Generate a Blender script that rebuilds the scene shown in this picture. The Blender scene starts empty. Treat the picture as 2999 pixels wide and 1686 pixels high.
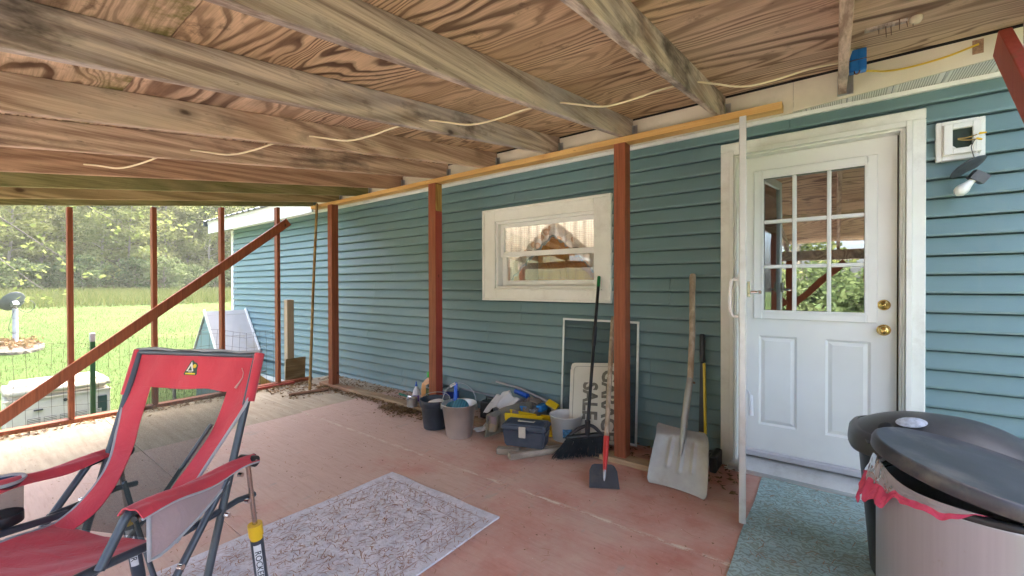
import bpy, bmesh, math, random
from math import sin, cos, pi, radians, sqrt, atan2
from mathutils import Vector, Matrix, noise as mnoise
random.seed(7)
SC = bpy.context.scene
COL = SC.collection

# ------------------------------------------------------------------ camera
cam = bpy.data.cameras.new('camera'); cam.lens = 15.0; cam.sensor_width = 36.0
cam.clip_start = 0.02; cam.clip_end = 600
camo = bpy.data.objects.new('camera', cam); COL.objects.link(camo)
a, pit, roll = radians(52.8), radians(-0.4), radians(-0.15)
Fv = Vector((-cos(a)*cos(pit), sin(a)*cos(pit), sin(pit)))
Rv = Vector((sin(a), cos(a), 0)); Uv = Rv.cross(Fv)
Rr = cos(roll)*Rv + sin(roll)*Uv; Ur = -sin(roll)*Rv + cos(roll)*Uv
M = Matrix((Rr, Ur, -Fv)).transposed().to_4x4()
camo.matrix_world = Matrix.Translation((0, -3.26, 1.245)) @ M
SC.camera = camo

# ------------------------------------------------------------------ world, sun, exposure
SUN_EL, SUN_AZ = radians(60), radians(-24)      # azimuth: direction the light comes from, from +Y towards +X
world = bpy.data.worlds.new('World'); SC.world = world; world.use_nodes = True
wn = world.node_tree.nodes; wl = world.node_tree.links
bg = wn['Background']; sky = wn.new('ShaderNodeTexSky'); sky.sky_type = 'NISHITA'
sky.sun_disc = False; sky.sun_elevation = SUN_EL; sky.sun_rotation = SUN_AZ
sky.air_density = .7; sky.dust_density = 7.0; sky.ozone_density = 1.0
wl.new(sky.outputs[0], bg.inputs[0]); bg.inputs[1].default_value = 0.15
sun = bpy.data.lights.new('sun', 'SUN'); sun.energy = .6; sun.angle = radians(14); sun.color = (1, .95, .86)
suno = bpy.data.objects.new('sun', sun); COL.objects.link(suno)
sd = Vector((sin(SUN_AZ)*cos(SUN_EL), cos(SUN_AZ)*cos(SUN_EL), sin(SUN_EL)))
suno.rotation_euler = sd.to_track_quat('Z', 'Y').to_euler()
SC.view_settings.view_transform = 'Standard'; SC.view_settings.look = 'None'
SC.view_settings.exposure = 3.68; SC.view_settings.gamma = 1.0
SC.view_settings.use_curve_mapping = False
SC.render.engine = 'CYCLES'
SC.cycles.max_bounces = 10; SC.cycles.diffuse_bounces = 6; SC.cycles.transparent_max_bounces = 16

# ------------------------------------------------------------------ node helpers
class NT:
    def __init__(s, name):
        s.m = bpy.data.materials.new(name); s.m.use_nodes = True
        s.n = s.m.node_tree.nodes; s.l = s.m.node_tree.links
        s.b = s.n['Principled BSDF']; s.out = s.n['Material Output']
    def node(s, t, **kw):
        o = s.n.new(t)
        for k, v in kw.items(): setattr(o, k, v)
        return o
    def put(s, sock, v):
        if hasattr(v, 'is_linked') or hasattr(v, 'links'): s.l.new(v, sock)
        else: sock.default_value = v
    def coord(s, kind='Object', rnd=0.0):
        c = s.node('ShaderNodeTexCoord').outputs[kind]
        if rnd:
            oi = s.node('ShaderNodeObjectInfo')
            v = s.node('ShaderNodeVectorMath', operation='SCALE'); v.inputs[0].default_value = (17.3, 31.1, 11.7)
            s.l.new(oi.outputs['Random'], v.inputs['Scale'])
            a_ = s.node('ShaderNodeVectorMath', operation='ADD'); s.l.new(c, a_.inputs[0]); s.l.new(v.outputs[0], a_.inputs[1])
            c = a_.outputs[0]
        return c
    def scl(s, v, k):
        o = s.node('ShaderNodeVectorMath', operation='MULTIPLY'); s.l.new(v, o.inputs[0]); o.inputs[1].default_value = k
        return o.outputs[0]
    def noise(s, v, sc=5, det=4, rough=.55, dist=0.0):
        o = s.node('ShaderNodeTexNoise'); s.l.new(v, o.inputs['Vector'])
        o.inputs['Scale'].default_value = sc; o.inputs['Detail'].default_value = det
        o.inputs['Roughness'].default_value = rough; o.inputs['Distortion'].default_value = dist
        return o.outputs['Fac']
    def vor(s, v, sc=5, feat='F1', out='Distance', rnd=1.0):
        o = s.node('ShaderNodeTexVoronoi', feature=feat); s.l.new(v, o.inputs['Vector'])
        o.inputs['Scale'].default_value = sc; o.inputs['Randomness'].default_value = rnd
        return o.outputs[out]
    def math(s, op, x, y=0.0, z=None):
        o = s.node('ShaderNodeMath', operation=op); s.put(o.inputs[0], x); s.put(o.inputs[1], y)
        if z is not None: s.put(o.inputs[2], z)
        return o.outputs[0]
    def ramp(s, f, stops, interp='LINEAR'):
        o = s.node('ShaderNodeValToRGB'); s.l.new(f, o.inputs[0]); cr = o.color_ramp; cr.interpolation = interp
        while len(cr.elements) < len(stops): cr.elements.new(.5)
        for e, (p, c) in zip(cr.elements, stops):
            e.position = p
            e.color = (c, c, c, 1) if isinstance(c, (int, float)) else (*c, 1)
        return o.outputs[0]
    def step(s, f, lo, hi):
        o = s.node('ShaderNodeMapRange'); s.l.new(f, o.inputs[0]); o.inputs[1].default_value = lo; o.inputs[2].default_value = hi
        o.clamp = True
        return o.outputs[0]
    def mix(s, f, x, y, mode='MIX'):
        o = s.node('ShaderNodeMix', data_type='RGBA', blend_type=mode)
        s.put(o.inputs[0], f)
        s.put(o.inputs[6], (*x, 1) if isinstance(x, tuple) and len(x) == 3 else x)
        s.put(o.inputs[7], (*y, 1) if isinstance(y, tuple) and len(y) == 3 else y)
        return o.outputs[2]
    def sep(s, v):
        o = s.node('ShaderNodeSeparateXYZ'); s.l.new(v, o.inputs[0]); return o.outputs
    def bump(s, h, strength=.3, dist=.01):
        o = s.node('ShaderNodeBump'); s.l.new(h, o.inputs['Height']); o.inputs['Strength'].default_value = strength
        o.inputs['Distance'].default_value = dist; s.l.new(o.outputs[0], s.b.inputs['Normal'])
    def color(s, c): s.put(s.b.inputs['Base Color'], (*c, 1) if isinstance(c, tuple) and len(c) == 3 else c)
    def set(s, rough=None, metal=None, spec=None, trans=None, ior=None, alpha=None, coat=None, sheen=None):
        I = s.b.inputs
        for k, v in (('Roughness', rough), ('Metallic', metal), ('Specular IOR Level', spec), ('Transmission Weight', trans),
                     ('IOR', ior), ('Alpha', alpha), ('Coat Weight', coat), ('Sheen Weight', sheen)):
            if v is not None: s.put(I[k], v)

def lin(r, g, b):
    f = lambda c: (c/255/12.92) if c/255 <= .04045 else ((c/255+.055)/1.055)**2.4
    return (f(r), f(g), f(b))

def plain(name, col, rough=.5, metal=0.0, var=.18, sc=9, dirt=None, spec=.5, bump=0.0, rnd=1):
    """painted / plastic / metal surface with mottling, optional dirt"""
    t = NT(name); v = t.coord('Object', rnd)
    n = t.noise(v, sc, 5, .6)
    c = t.mix(t.ramp(n, [(.3, 0.0), (.7, 1.0)]), tuple(x*(1-var) for x in col), tuple(min(1, x*(1+var*.7)) for x in col))
    if dirt:
        d = t.step(t.noise(v, sc*.6, 8, .7), .52, .72)
        c = t.mix(t.math('MULTIPLY', d, dirt[1]), c, dirt[0])
    t.color(c); t.set(rough=t.step(t.noise(v, sc*2, 3), -.6+rough-.1+.2, 1.0) if False else rough, metal=metal, spec=spec)
    if bump: t.bump(t.noise(v, sc*8, 3), bump, .004)
    return t.m

def wood(name, light, dark, axis=0, rings=9.0, fine=1.0, stain=None, knots=.0, rough=.75, knotc=None, stretch=.12, gray=None, bump=.35, rscale=1.6, drop=None):
    """sawn wood: contour-line grain stretched along axis, fine streaks, stains, knots"""
    t = NT(name); v = t.coord('Object', 1)
    k = [1, 1, 1]; k[axis] = stretch
    vg = t.scl(v, tuple(k))
    n = t.noise(vg, rscale, 2, .45, .35)
    ph = t.math('MULTIPLY', n, rings*6.283*2)
    w = t.math('SINE', ph); w = t.math('MULTIPLY_ADD', w, .5, .5)
    k2 = [1, 1, 1]; k2[axis] = .025
    fs = t.noise(t.scl(v, tuple(k2)), 90, 5, .7)
    fs = t.ramp(fs, [(.36, 0.0), (.64, 1.0)])
    g = t.math('ADD', t.math('MULTIPLY', w, .50), t.math('MULTIPLY', fs, .50*fine))
    c = t.mix(t.ramp(g, [(.12, 0.0), (.85, 1.0)]), light, dark)
    sp = t.step(t.noise(t.scl(v, tuple((.3 if j == axis else 1.0) for j in range(3))), 55, 3, .6), .66, .74); c = t.mix(t.math('MULTIPLY', sp, .6), c, tuple(x*.45 for x in dark))
    if gray:
        gm = t.step(t.noise(t.scl(vg, (1, 1, 1)), 1.7, 4, .6), .42, .62)
        c = t.mix(t.math('MULTIPLY', gm, gray[1]), c, gray[0])
    if stain:
        for i, (sc_, amt, ss, lo) in enumerate(stain):
            sm = t.step(t.noise(t.scl(v, tuple((.45 if j == axis else 1.0) for j in range(3))), ss, 6, .65), lo, lo+.14)
            c = t.mix(t.math('MULTIPLY', sm, amt), c, sc_)
    if knots:
        kk = [1.0, 1.0, 1.0]; kk[axis] = .55
        if drop is not None: kk[drop] = 0.0
        vk = t.scl(v, tuple(kk))
        if drop is not None:
            oi = t.node('ShaderNodeObjectInfo'); cb = t.node('ShaderNodeCombineXYZ'); t.l.new(t.math('MULTIPLY', oi.outputs['Random'], 40.0), cb.inputs[drop])
            ad = t.node('ShaderNodeVectorMath', operation='ADD'); t.l.new(vk, ad.inputs[0]); t.l.new(cb.outputs[0], ad.inputs[1]); vk = t.scl(ad.outputs[0], tuple(0.0 if j == drop else 1.0 for j in range(3)))
        d = t.math('ADD', t.vor(vk, 5.2 if drop is not None else 4.2), t.math('MULTIPLY', t.noise(v, 30, 3), .05))
        km = t.ramp(d, [(.03, 1.0), (.03+knots*.5, .92), (.03+knots, .35), (.03+knots*2.4, 0.0)])
        c = t.mix(km, c, knotc or tuple(x*.28 for x in dark))
    t.color(c); t.set(rough=rough, spec=.25)
    t.bump(g, bump, .0025)
    return t.m

# ------------------------------------------------------------------ mesh helpers
class MB:
    def __init__(s): s.v = []; s.f = []; s.sm = []
    def add(s, vs, fs, smooth=False):
        o = len(s.v); s.v += [Vector(p) for p in vs]
        for f in fs: s.f.append(tuple(i+o for i in f)); s.sm.append(smooth)
        return s
    def box(s, x0, x1, y0, y1, z0, z1, m=None, b=0.0):
        if b:
            bm = bmesh.new(); bmesh.ops.create_cube(bm, size=1)
            for vv in bm.verts: vv.co = Vector(((x0+x1)/2+vv.co.x*(x1-x0), (y0+y1)/2+vv.co.y*(y1-y0), (z0+z1)/2+vv.co.z*(z1-z0)))
            bmesh.ops.bevel(bm, geom=list(bm.edges), offset=b, segments=2 if b > .008 else 1, affect='EDGES', profile=.5)
            s.bm(bm, m, smooth=False); return s
        P = [(x, y, z) for x in (x0, x1) for y in (y0, y1) for z in (z0, z1)]
        if m: P = [m @ Vector(p) for p in P]
        return s.add(P, [(0, 1, 3, 2), (4, 6, 7, 5), (0, 4, 5, 1), (2, 3, 7, 6), (0, 2, 6, 4), (1, 5, 7, 3)])
    def bm(s, bm, m=None, smooth=False):
        bm.verts.index_update()
        s.add([(m @ v.co if m else v.co.copy()) for v in bm.verts], [tuple(v.index for v in f.verts) for f in bm.faces], smooth)
        bm.free(); return s
    def beam(s, p0, p1, w, h, up=(0, 0, 1), b=0.0, ext=0.0):
        """rectangular bar from p0 to p1; w across, h along 'up'"""
        p0, p1 = Vector(p0), Vector(p1); d = p1-p0; L = d.length; d.normalize()
        u = Vector(up); sd_ = d.cross(u).normalized(); u = sd_.cross(d)
        m = Matrix((sd_, d, u)).transposed().to_4x4(); m.translation = p0
        return s.box(-w/2, w/2, -ext, L+ext, -h/2, h/2, m, b)
    def tube(s, path, r, n=10, caps=True, smooth=True):
        P = [Vector(p) for p in path]; N = len(P)
        rs = r if isinstance(r, (list, tuple)) else [r]*N
        t0 = (P[1]-P[0]).normalized()
        x = t0.orthogonal().normalized(); rings = []
        for i in range(N):
            t = (P[min(i+1, N-1)]-P[max(i-1, 0)]).normalized()
            x = (x - t*x.dot(t)).normalized(); y = t.cross(x)
            rings.append([P[i]+(x*cos(2*pi*k/n)+y*sin(2*pi*k/n))*rs[i] for k in range(n)])
        vs = [p for rg in rings for p in rg]; fs = []
        for i in range(N-1):
            for k in range(n): fs.append((i*n+k, i*n+(k+1) % n, (i+1)*n+(k+1) % n, (i+1)*n+k))
        s.add(vs, fs, smooth)
        if caps:
            s.add(rings[0], [tuple(range(n))[::-1]]); s.add(rings[-1], [tuple(range(n))])
        return s
    def lathe(s, prof, n=28, m=None, smooth=True, sx=1.0, sy=1.0, pw=2.0, a0=0, a1=2*pi):
        """prof: list of (r,z). superellipse exponent pw, scaled sx, sy"""
        vs = []; full = abs(a1-a0-2*pi) < 1e-6; K = n if full else n+1
        for r, z in prof:
            for k in range(K):
                t = a0+(a1-a0)*k/n; c_, s_ = cos(t), sin(t)
                if pw != 2.0:
                    c_ = math.copysign(abs(c_)**(2/pw), c_); s_ = math.copysign(abs(s_)**(2/pw), s_)
                p = Vector((r*c_*sx, r*s_*sy, z)); vs.append(m @ p if m else p)
        fs = []
        for i in range(len(prof)-1):
            for k in range(n): fs.append((i*K+k, i*K+(k+1) % K, (i+1)*K+(k+1) % K, (i+1)*K+k))
        s.add(vs, fs, smooth)
        return s
    def prism(s, poly, z0, z1, m=None):
        """extruded polygon (list of (x,y)) between z0,z1"""
        n = len(poly); P = [Vector((x, y, z0)) for x, y in poly]+[Vector((x, y, z1)) for x, y in poly]
        if m: P = [m @ p for p in P]
        return s.add(P, [tuple(range(n))[::-1], tuple(range(n, 2*n))]+[(i, (i+1) % n, n+(i+1) % n, n+i) for i in range(n)])
    def grid(s, fn, nu, nv, thick=0.0, smooth=True):
        vs = [Vector(fn(i/nu, j/nv)) for i in range(nu+1) for j in range(nv+1)]
        idx = lambda i, j: i*(nv+1)+j
        fs = [(idx(i, j), idx(i+1, j), idx(i+1, j+1), idx(i, j+1)) for i in range(nu) for j in range(nv)]
        if not thick: return s.add(vs, fs, smooth)
        ns = []
        for i in range(nu+1):
            for j in range(nv+1):
                du = vs[idx(min(i+1, nu), j)]-vs[idx(max(i-1, 0), j)]; dv = vs[idx(i, min(j+1, nv))]-vs[idx(i, max(j-1, 0))]
                ns.append(du.cross(dv).normalized())
        vb = [p-nn*thick for p, nn in zip(vs, ns)]
        s.add(vs, fs, smooth); s.add(vb, [f[::-1] for f in fs], smooth)
        ring = [idx(i, 0) for i in range(nu+1)]+[idx(nu, j) for j in range(1, nv+1)]+[idx(i, nv) for i in range(nu-1, -1, -1)]+[idx(0, j) for j in range(nv-1, 0, -1)]
        R_ = len(ring)
        s.add([vs[i] for i in ring]+[vb[i] for i in ring], [(k, R_+k, R_+(k+1) % R_, (k+1) % R_) for k in range(R_)])
        return s
    def mesh(s, name):
        me = bpy.data.meshes.new(name); me.from_pydata([tuple(p) for p in s.v], [], s.f)
        me.polygons.foreach_set('use_smooth', s.sm); me.update()
        return me
    def build(s, name, mat, parent=None, label=None, cat=None, group=None, kind=None, world=True, origin=None):
        """world=True: vertices are in world space (parent has no rotation)"""
        off = Vector((0, 0, 0))
        if world and parent is not None:
            p = parent
            while p is not None: off += p.location; p = p.parent
        o0 = Vector(origin) if origin is not None else None
        if o0 is None and parent is None and world and kind is None:
            xs = [p.x for p in s.v]; ys = [p.y for p in s.v]; zs = [p.z for p in s.v]
            o0 = Vector(((min(xs)+max(xs))/2, (min(ys)+max(ys))/2, min(zs)))
        sh = off + (o0 - off if o0 is not None else Vector((0, 0, 0)))
        if sh.length: s.v = [p-sh for p in s.v]
        me = s.mesh(name); me.materials.append(mat)
        o = bpy.data.objects.new(name, me); COL.objects.link(o); o.parent = parent
        if o0 is not None: o.location = o0-off
        return tag(o, label, cat, group, kind)

def tag(o, label=None, cat=None, group=None, kind=None):
    if label: o['label'] = label
    if cat: o['category'] = cat
    if group: o['group'] = group
    if kind: o['kind'] = kind
    return o
def thing(name, loc, label, cat, group=None, rotz=0.0, rot=None):
    o = bpy.data.objects.new(name, None); COL.objects.link(o); o.location = loc
    o.rotation_euler = rot if rot else (0, 0, rotz); o.empty_display_size = .1
    return tag(o, label, cat, group)
def copy_tree(o, parent=None):
    c = o.copy(); COL.objects.link(c); c.parent = parent
    for ch in list(o.children): copy_tree(ch, c)
    return c
def text_mb(txt, size, depth=.001, m=None, bold=0.0, align='CENTER'):
    cu = bpy.data.curves.new('lettering', 'FONT'); cu.body = txt; cu.size = size; cu.extrude = depth; cu.offset = bold
    cu.align_x = align; cu.align_y = 'CENTER'; cu.resolution_u = 3
    o = bpy.data.objects.new('lettering', cu); COL.objects.link(o)
    dg = bpy.context.evaluated_depsgraph_get(); me = bpy.data.meshes.new_from_object(o.evaluated_get(dg))
    mb = MB(); mb.add([(m @ v.co if m else v.co.copy()) for v in me.vertices], [tuple(p.vertices) for p in me.polygons])
    bpy.data.objects.remove(o); bpy.data.curves.remove(cu); bpy.data.meshes.remove(me)
    return mb
def frame_m(o, x, y):
    """matrix with origin o, local x axis along x, local y axis close to y"""
    x = Vector(x).normalized(); y = Vector(y); z = x.cross(y).normalized(); y = z.cross(x)
    m = Matrix((x, y, z)).transposed().to_4x4(); m.translation = Vector(o); return m
def lerp(p, q, t): return Vector(p)*(1-t)+Vector(q)*t
def bez(pts, n=16):
    """Catmull-Rom through points"""
    P = [Vector(p) for p in pts]; P = [2*P[0]-P[1]]+P+[2*P[-1]-P[-2]]; out = []
    for i in range(1, len(P)-2):
        for k in range(n):
            t = k/n; p0, p1, p2, p3 = P[i-1], P[i], P[i+1], P[i+2]
            out.append(.5*((2*p1)+(-p0+p2)*t+(2*p0-5*p1+4*p2-p3)*t*t+(-p0+3*p1-3*p2+p3)*t**3))
    out.append(P[-2]); return out

# ------------------------------------------------------------------ materials: setting
def siding_mat():
    t = NT('vinyl_siding'); v = t.coord('Object', 1)
    n = t.noise(t.scl(v, (.25, 1, 1)), 3, 5, .6)
    c = t.mix(n, (.142, .232, .242), (.168, .268, .280))
    wgr = t.noise(t.scl(v, (.06, 1, 1)), 45, 4, .6)                      # embossed wood grain
    d = t.step(t.noise(v, 2.3, 8, .7), .55, .8)
    c = t.mix(t.math('MULTIPLY', d, .25), c, (.17, .19, .15))
    ps = t.node('ShaderNodeNewGeometry').outputs['Position']; pz = t.sep(ps)
    spl = t.math('MULTIPLY', t.step(pz[2], .42, .02), t.step(t.noise(ps, 13, 7, .75), .46, .66)); c = t.mix(t.math('MULTIPLY', spl, .45), c, (.24, .19, .13))
    st_ = t.step(t.noise(t.scl(ps, (3.5, 1, .25)), 3, 6, .7), .54, .74); c = t.mix(t.math('MULTIPLY', st_, .22), c, (.26, .29, .27))
    wav = t.noise(t.scl(ps, (1.0, 1, .3)), 2.4, 2, .5)
    t.color(c); t.set(rough=.44, spec=.4); t.bump(t.math('ADD', t.math('MULTIPLY', wgr, .10), t.math('MULTIPLY', wav, .14)), .4, .008); return t.m
M_SIDING = siding_mat()
M_TRIM = plain('white_trim', (.80, .80, .74), .45, var=.06, sc=5, dirt=((.32, .27, .18), .35))
M_TRIMC = plain('clean_white_trim', (.80, .80, .76), .4, var=.04, sc=5)
M_CREAM = plain('cream_fascia', (.70, .65, .50), .5, var=.06, sc=4, dirt=((.42, .36, .24), .3))
M_DARK = plain('dark_void', (.02, .018, .016), .9)
M_DOOR = plain('white_door_paint', (.82, .815, .78), .35, var=.035, sc=4, dirt=((.5, .46, .36), .12))
M_BLACKP = plain('black_plastic', (.022, .023, .026), .42, var=.3, dirt=((.12, .11, .10), .35))
M_BRASS = plain('brass', (.72, .48, .16), .22, 1.0, var=.15)
M_CHROME = plain('chrome', (.75, .75, .76), .15, 1.0, var=.05)
M_ALU = plain('painted_aluminium', (.62, .64, .62), .38, .25, var=.06, dirt=((.3, .27, .2), .4))
M_STEEL = plain('galvanised_steel', (.42, .43, .44), .4, .9, var=.2, sc=30)

def painted_post(name, c1, c2):
    t = NT(name); v = t.coord('Object', 1)
    g = t.noise(t.scl(v, (1, 1, .04)), 60, 5, .7)
    c = t.mix(t.ramp(g, [(.3, 0.0), (.7, 1.0)]), c1, c2)
    w = t.step(t.noise(t.scl(v, (1, 1, .25)), 13, 9, .75), .57, .66)
    c = t.mix(t.math('MULTIPLY', w, .6), c, (.20, .10, .05))
    kn = t.ramp(t.vor(t.scl(v, (1, 1, .6)), 6), [(.0, 1.0), (.06, .7), (.09, 0.0)])
    c = t.mix(kn, c, tuple(x*.35 for x in c1))
    t.color(c); t.set(rough=.55, spec=.35); t.bump(g, .3, .002); return t.m
M_RED = painted_post('red_brown_paint', (.175, .046, .017), (.32, .096, .041))
M_RED2 = painted_post('brick_red_paint', (.32, .045, .030), (.38, .075, .048))

W_GRAY = wood('weathered_gray_rafter', (.70, .59, .48), (.27, .20, .16), 1, 11, 1, [((.50, .46, .46), .7, 1.5, .50), ((.42, .24, .15), .5, 3.1, .55), ((.085, .065, .055), .9, 4.4, .555)], knots=.085, drop=0)
W_PINK = wood('pinkish_rafter', (.73, .55, .40), (.34, .215, .15), 1, 11, 1, [((.13, .095, .08), .8, 4.0, .575), ((.48, .43, .34), .5, 1.4, .53)], knots=.09, drop=0)
W_BROWN = wood('brown_rafter', (.54, .35, .225), (.28, .16, .10), 1, 12, 1, [((.09, .065, .045), .65, 2.6, .57)], knots=.11, knotc=(.05, .025, .015), drop=0)
W_GREEN = wood('mossy_rafter', (.31, .275, .12), (.16, .15, .055), 1, 11, 1, [((.08, .09, .03), .6, 2.2, .5), ((.28, .22, .12), .6, 1.8, .55)], knots=.08, drop=0)
W_OLIVE = wood('olive_rafter', (.43, .33, .165), (.23, .17, .075), 1, 11, 1, [((.10, .08, .04), .5, 2.2, .55)], knots=.10, knotc=(.06, .03, .012), drop=0)
W_YEL = wood('new_pine_board', (.66, .42, .16), (.50, .28, .085), 0, 5, .7, knots=.09, knotc=(.30, .13, .035), bump=.15)
W_YELX = wood('treated_post_wood', (.50, .40, .27), (.33, .25, .16), 2, 4, 1, knots=.1, knotc=(.10, .06, .035))
W_SILL = wood('worn_sleeper_wood', (.46, .34, .21), (.28, .18, .10), 0, 4, 1, [((.36, .15, .09), .55, 2.0, .5), ((.20, .16, .12), .6, 4, .55)], knots=.06)
W_TOOL = wood('old_tool_handle', (.50, .40, .30), (.33, .25, .17), 2, 3, 1, [((.26, .2, .15), .5, 5, .55)], rscale=8)
W_PLYB = wood('rough_plywood_offcut', (.34, .25, .12), (.17, .11, .045), 1, 6, 1, [((.12, .09, .04), .5, 4, .5)], stretch=.3)
W_BLOCK = wood('scrap_block_wood', (.46, .40, .32), (.28, .23, .17), 0, 4, 1, [((.2, .17, .13), .6, 9, .5)], rscale=6)

def ply_ceiling(name, light, mid, dark, rings, rs, moss=False, stretch=.16, wa=.30):
    t = NT(name); v = t.coord('Object', 1); v0 = t.coord('Object')
    warp = t.noise(t.scl(v, (.6, 1.6, 1)), 2.2, 3, .5)
    vg = t.scl(v, (stretch, 1.0, 1.0))
    add = t.node('ShaderNodeVectorMath', operation='ADD'); t.l.new(vg, add.inputs[0])
    sc_ = t.node('ShaderNodeVectorMath', operation='SCALE'); t.l.new(warp, sc_.inputs['Scale']); sc_.inputs[0].default_value = (.1, wa, 0)
    t.l.new(sc_.outputs[0], add.inputs[1])
    n = t.noise(add.outputs[0], rs, 2.5, .5, .5)
    ph = t.math('FRACT', t.math('MULTIPLY', n, rings))
    saw = t.ramp(ph, [(0.0, .0), (.38, .12), (.62, .95), (.78, 1.0), (.9, .35), (1.0, 0.0)], 'EASE')
    amp = t.step(t.noise(t.scl(v, (.35, 1, 1)), 1.9, 3, .5), .34, .62)    # grain comes and goes
    saw = t.math('MULTIPLY', saw, t.math('MULTIPLY_ADD', amp, .62, .38))
    c = t.mix(saw, light, dark)
    big = t.step(t.noise(t.scl(v, (.3, 1, 1)), 2.6, 6, .65), .45, .68)
    c = t.mix(t.math('MULTIPLY', big, .75), c, mid)
    fine = t.noise(t.scl(v, (.03, 1, 1)), 120, 4, .7)
    c = t.mix(t.math('MULTIPLY', t.step(fine, .42, .72), .45), c, dark)
    mil = t.step(t.noise(v, 5.5, 9, .78), .575, .67)
    c = t.mix(t.math('MULTIPLY', mil, .6), c, tuple(x*.6 for x in dark))
    if moss:
        s_ = t.sep(v0); e = t.math('ABSOLUTE', t.math('ADD', s_[1], 0.0))
        edge = t.step(t.math('MULTIPLY', e, -1.0), -.17, -.02)
        mm = t.math('MULTIPLY', edge, t.step(t.noise(v, 9, 8, .7), .42, .56))
        c = t.mix(t.math('MULTIPLY', mm, .8), c, t.mix(t.noise(v, 14, 3), (.20, .18, .02), (.10, .11, .02)))
    t.color(c); t.set(rough=.8, spec=.2); t.bump(t.math('ADD', saw, t.math('MULTIPLY', fine, .4)), .3, .002)
    return t.m
M_PLY1 = ply_ceiling('plywood_underside_tan', (.78, .56, .34), (.50, .32, .18), (.115, .062, .035), 60, 1.15)
M_PLY2 = ply_ceiling('plywood_underside_pink', (.78, .56, .38), (.54, .345, .215), (.17, .095, .06), 46, 1.1, stretch=.10, wa=.24)
M_PLY3 = ply_ceiling('plywood_underside_mossy', (.76, .57, .37), (.50, .33, .19), (.13, .07, .036), 46, 1.2, moss=True, stretch=.2)
M_PLYEDGE = plain('plywood_top_cover', (.10, .09, .08), .9)

def floor_paint(name, worn=.4):
    t = NT(name); v = t.coord('Object')
    s_ = t.sep(v)
    fade = t.step(s_[0], -.7, -3.6)                                        # paint fades to bare grey-brown away from the door
    n1 = t.noise(v, 1.3, 8, .68); n2 = t.noise(t.scl(v, (.35, 1, 1)), 16, 6, .72); n3 = t.noise(v, 5, 8, .7)
    paint = t.mix(t.ramp(n3, [(.35, 0.0), (.65, 1.0)]), (.49, .205, .155), (.58, .32, .255))
    dusty = t.mix(n2, (.50, .355, .285), (.64, .49, .40))
    m = t.step(t.math('ADD', n1, t.math('MULTIPLY', fade, .26)), .42, .66)
    c = t.mix(t.math('MULTIPLY', m, .9), paint, dusty)
    sc1 = t.step(t.noise(t.scl(v, (1.0, .3, 1)), 7, 9, .75), .60, .68)     # grey-green scuffs
    c = t.mix(t.math('MULTIPLY', sc1, .6), c, (.36, .36, .31))
    dk = t.step(t.noise(v, 3.1, 7, .7), .62, .8)
    c = t.mix(t.math('MULTIPLY', dk, .55), c, (.17, .10, .07))
    fl = t.ramp(t.vor(v, 26), [(.0, 1.0), (.055, .8), (.075, 0.0)])        # pale flecks of dropped paint
    c = t.mix(t.math('MULTIPLY', fl, t.step(t.noise(v, 2, 2), .5, .6)), c, (.7, .58, .5))
    fib = t.noise(t.scl(v, (.08, 1, 1)), 60, 4, .7)
    c = t.mix(t.math('MULTIPLY', t.step(fib, .5, .75), .3), c, (.33, .16, .115))
    hi = t.step(t.noise(v, 38, 6, .75), .60, .70); c = t.mix(t.math('MULTIPLY', hi, .35), c, (.66, .50, .42))
    se = t.step(t.math('ABSOLUTE', t.math('ADD', s_[1], 1.172)), .022, .004)              # paint ridge along the sheet joint
    c = t.mix(t.math('MULTIPLY', se, t.step(t.noise(t.scl(v, (1, 3, 1)), 9, 6, .7), .46, .58)), c, (.68, .58, .46))
    t.color(c); t.set(rough=.72, spec=.25); t.bump(t.math('ADD', n2, fib), .35, .003); return t.m
M_FLOOR = floor_paint('worn_red_floor_paint')
def floor_bare(name):
    t = NT(name); v = t.coord('Object')
    n1 = t.noise(v, 1.6, 8, .68); f = t.noise(t.scl(v, (.10, 1, 1)), 22, 6, .7)
    c = t.mix(t.ramp(f, [(.3, 0.0), (.7, 1.0)]), (.50, .43, .32), (.36, .295, .21))
    c = t.mix(t.math('MULTIPLY', t.step(n1, .5, .68), .55), c, (.33, .26, .19))
    c = t.mix(t.math('MULTIPLY', t.step(t.noise(v, 8, 8, .75), .6, .7), .5), c, (.17, .13, .09))
    t.color(c); t.set(rough=.85, spec=.15); t.bump(f, .5, .003); return t.m
M_BARE = floor_bare('bare_plywood_floor')

def ground_mat():
    t = NT('lawn_ground'); v = t.coord('Object')
    n1 = t.noise(v, .35, 6, .6); n2 = t.noise(v, 3.5, 7, .7); n3 = t.noise(v, 22, 5, .7)
    c = t.mix(t.ramp(n2, [(.3, 0.0), (.7, 1.0)]), (.042, .084, .018), (.076, .112, .032))
    c = t.mix(t.math('MULTIPLY', t.step(n3, .48, .7), .45), c, (.13, .13, .05))
    c = t.mix(t.math('MULTIPLY', t.step(n1, .5, .7), .5), c, (.125, .135, .05))
    wd = t.math('MULTIPLY', t.step(t.sep(v)[0], -52.5, -55.5), 1.0); c = t.mix(wd, c, t.mix(n2, (.10, .08, .045), (.08, .10, .035)))
    mud = t.step(t.noise(v, .8, 7, .7), .66, .74)
    c = t.mix(t.math('MULTIPLY', mud, .5), c, (.18, .13, .08))
    t.color(c); t.set(rough=.9, spec=.1); t.bump(t.math('ADD', n2, n3), .9, .06); return t.m
M_GROUND = ground_mat()

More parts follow.
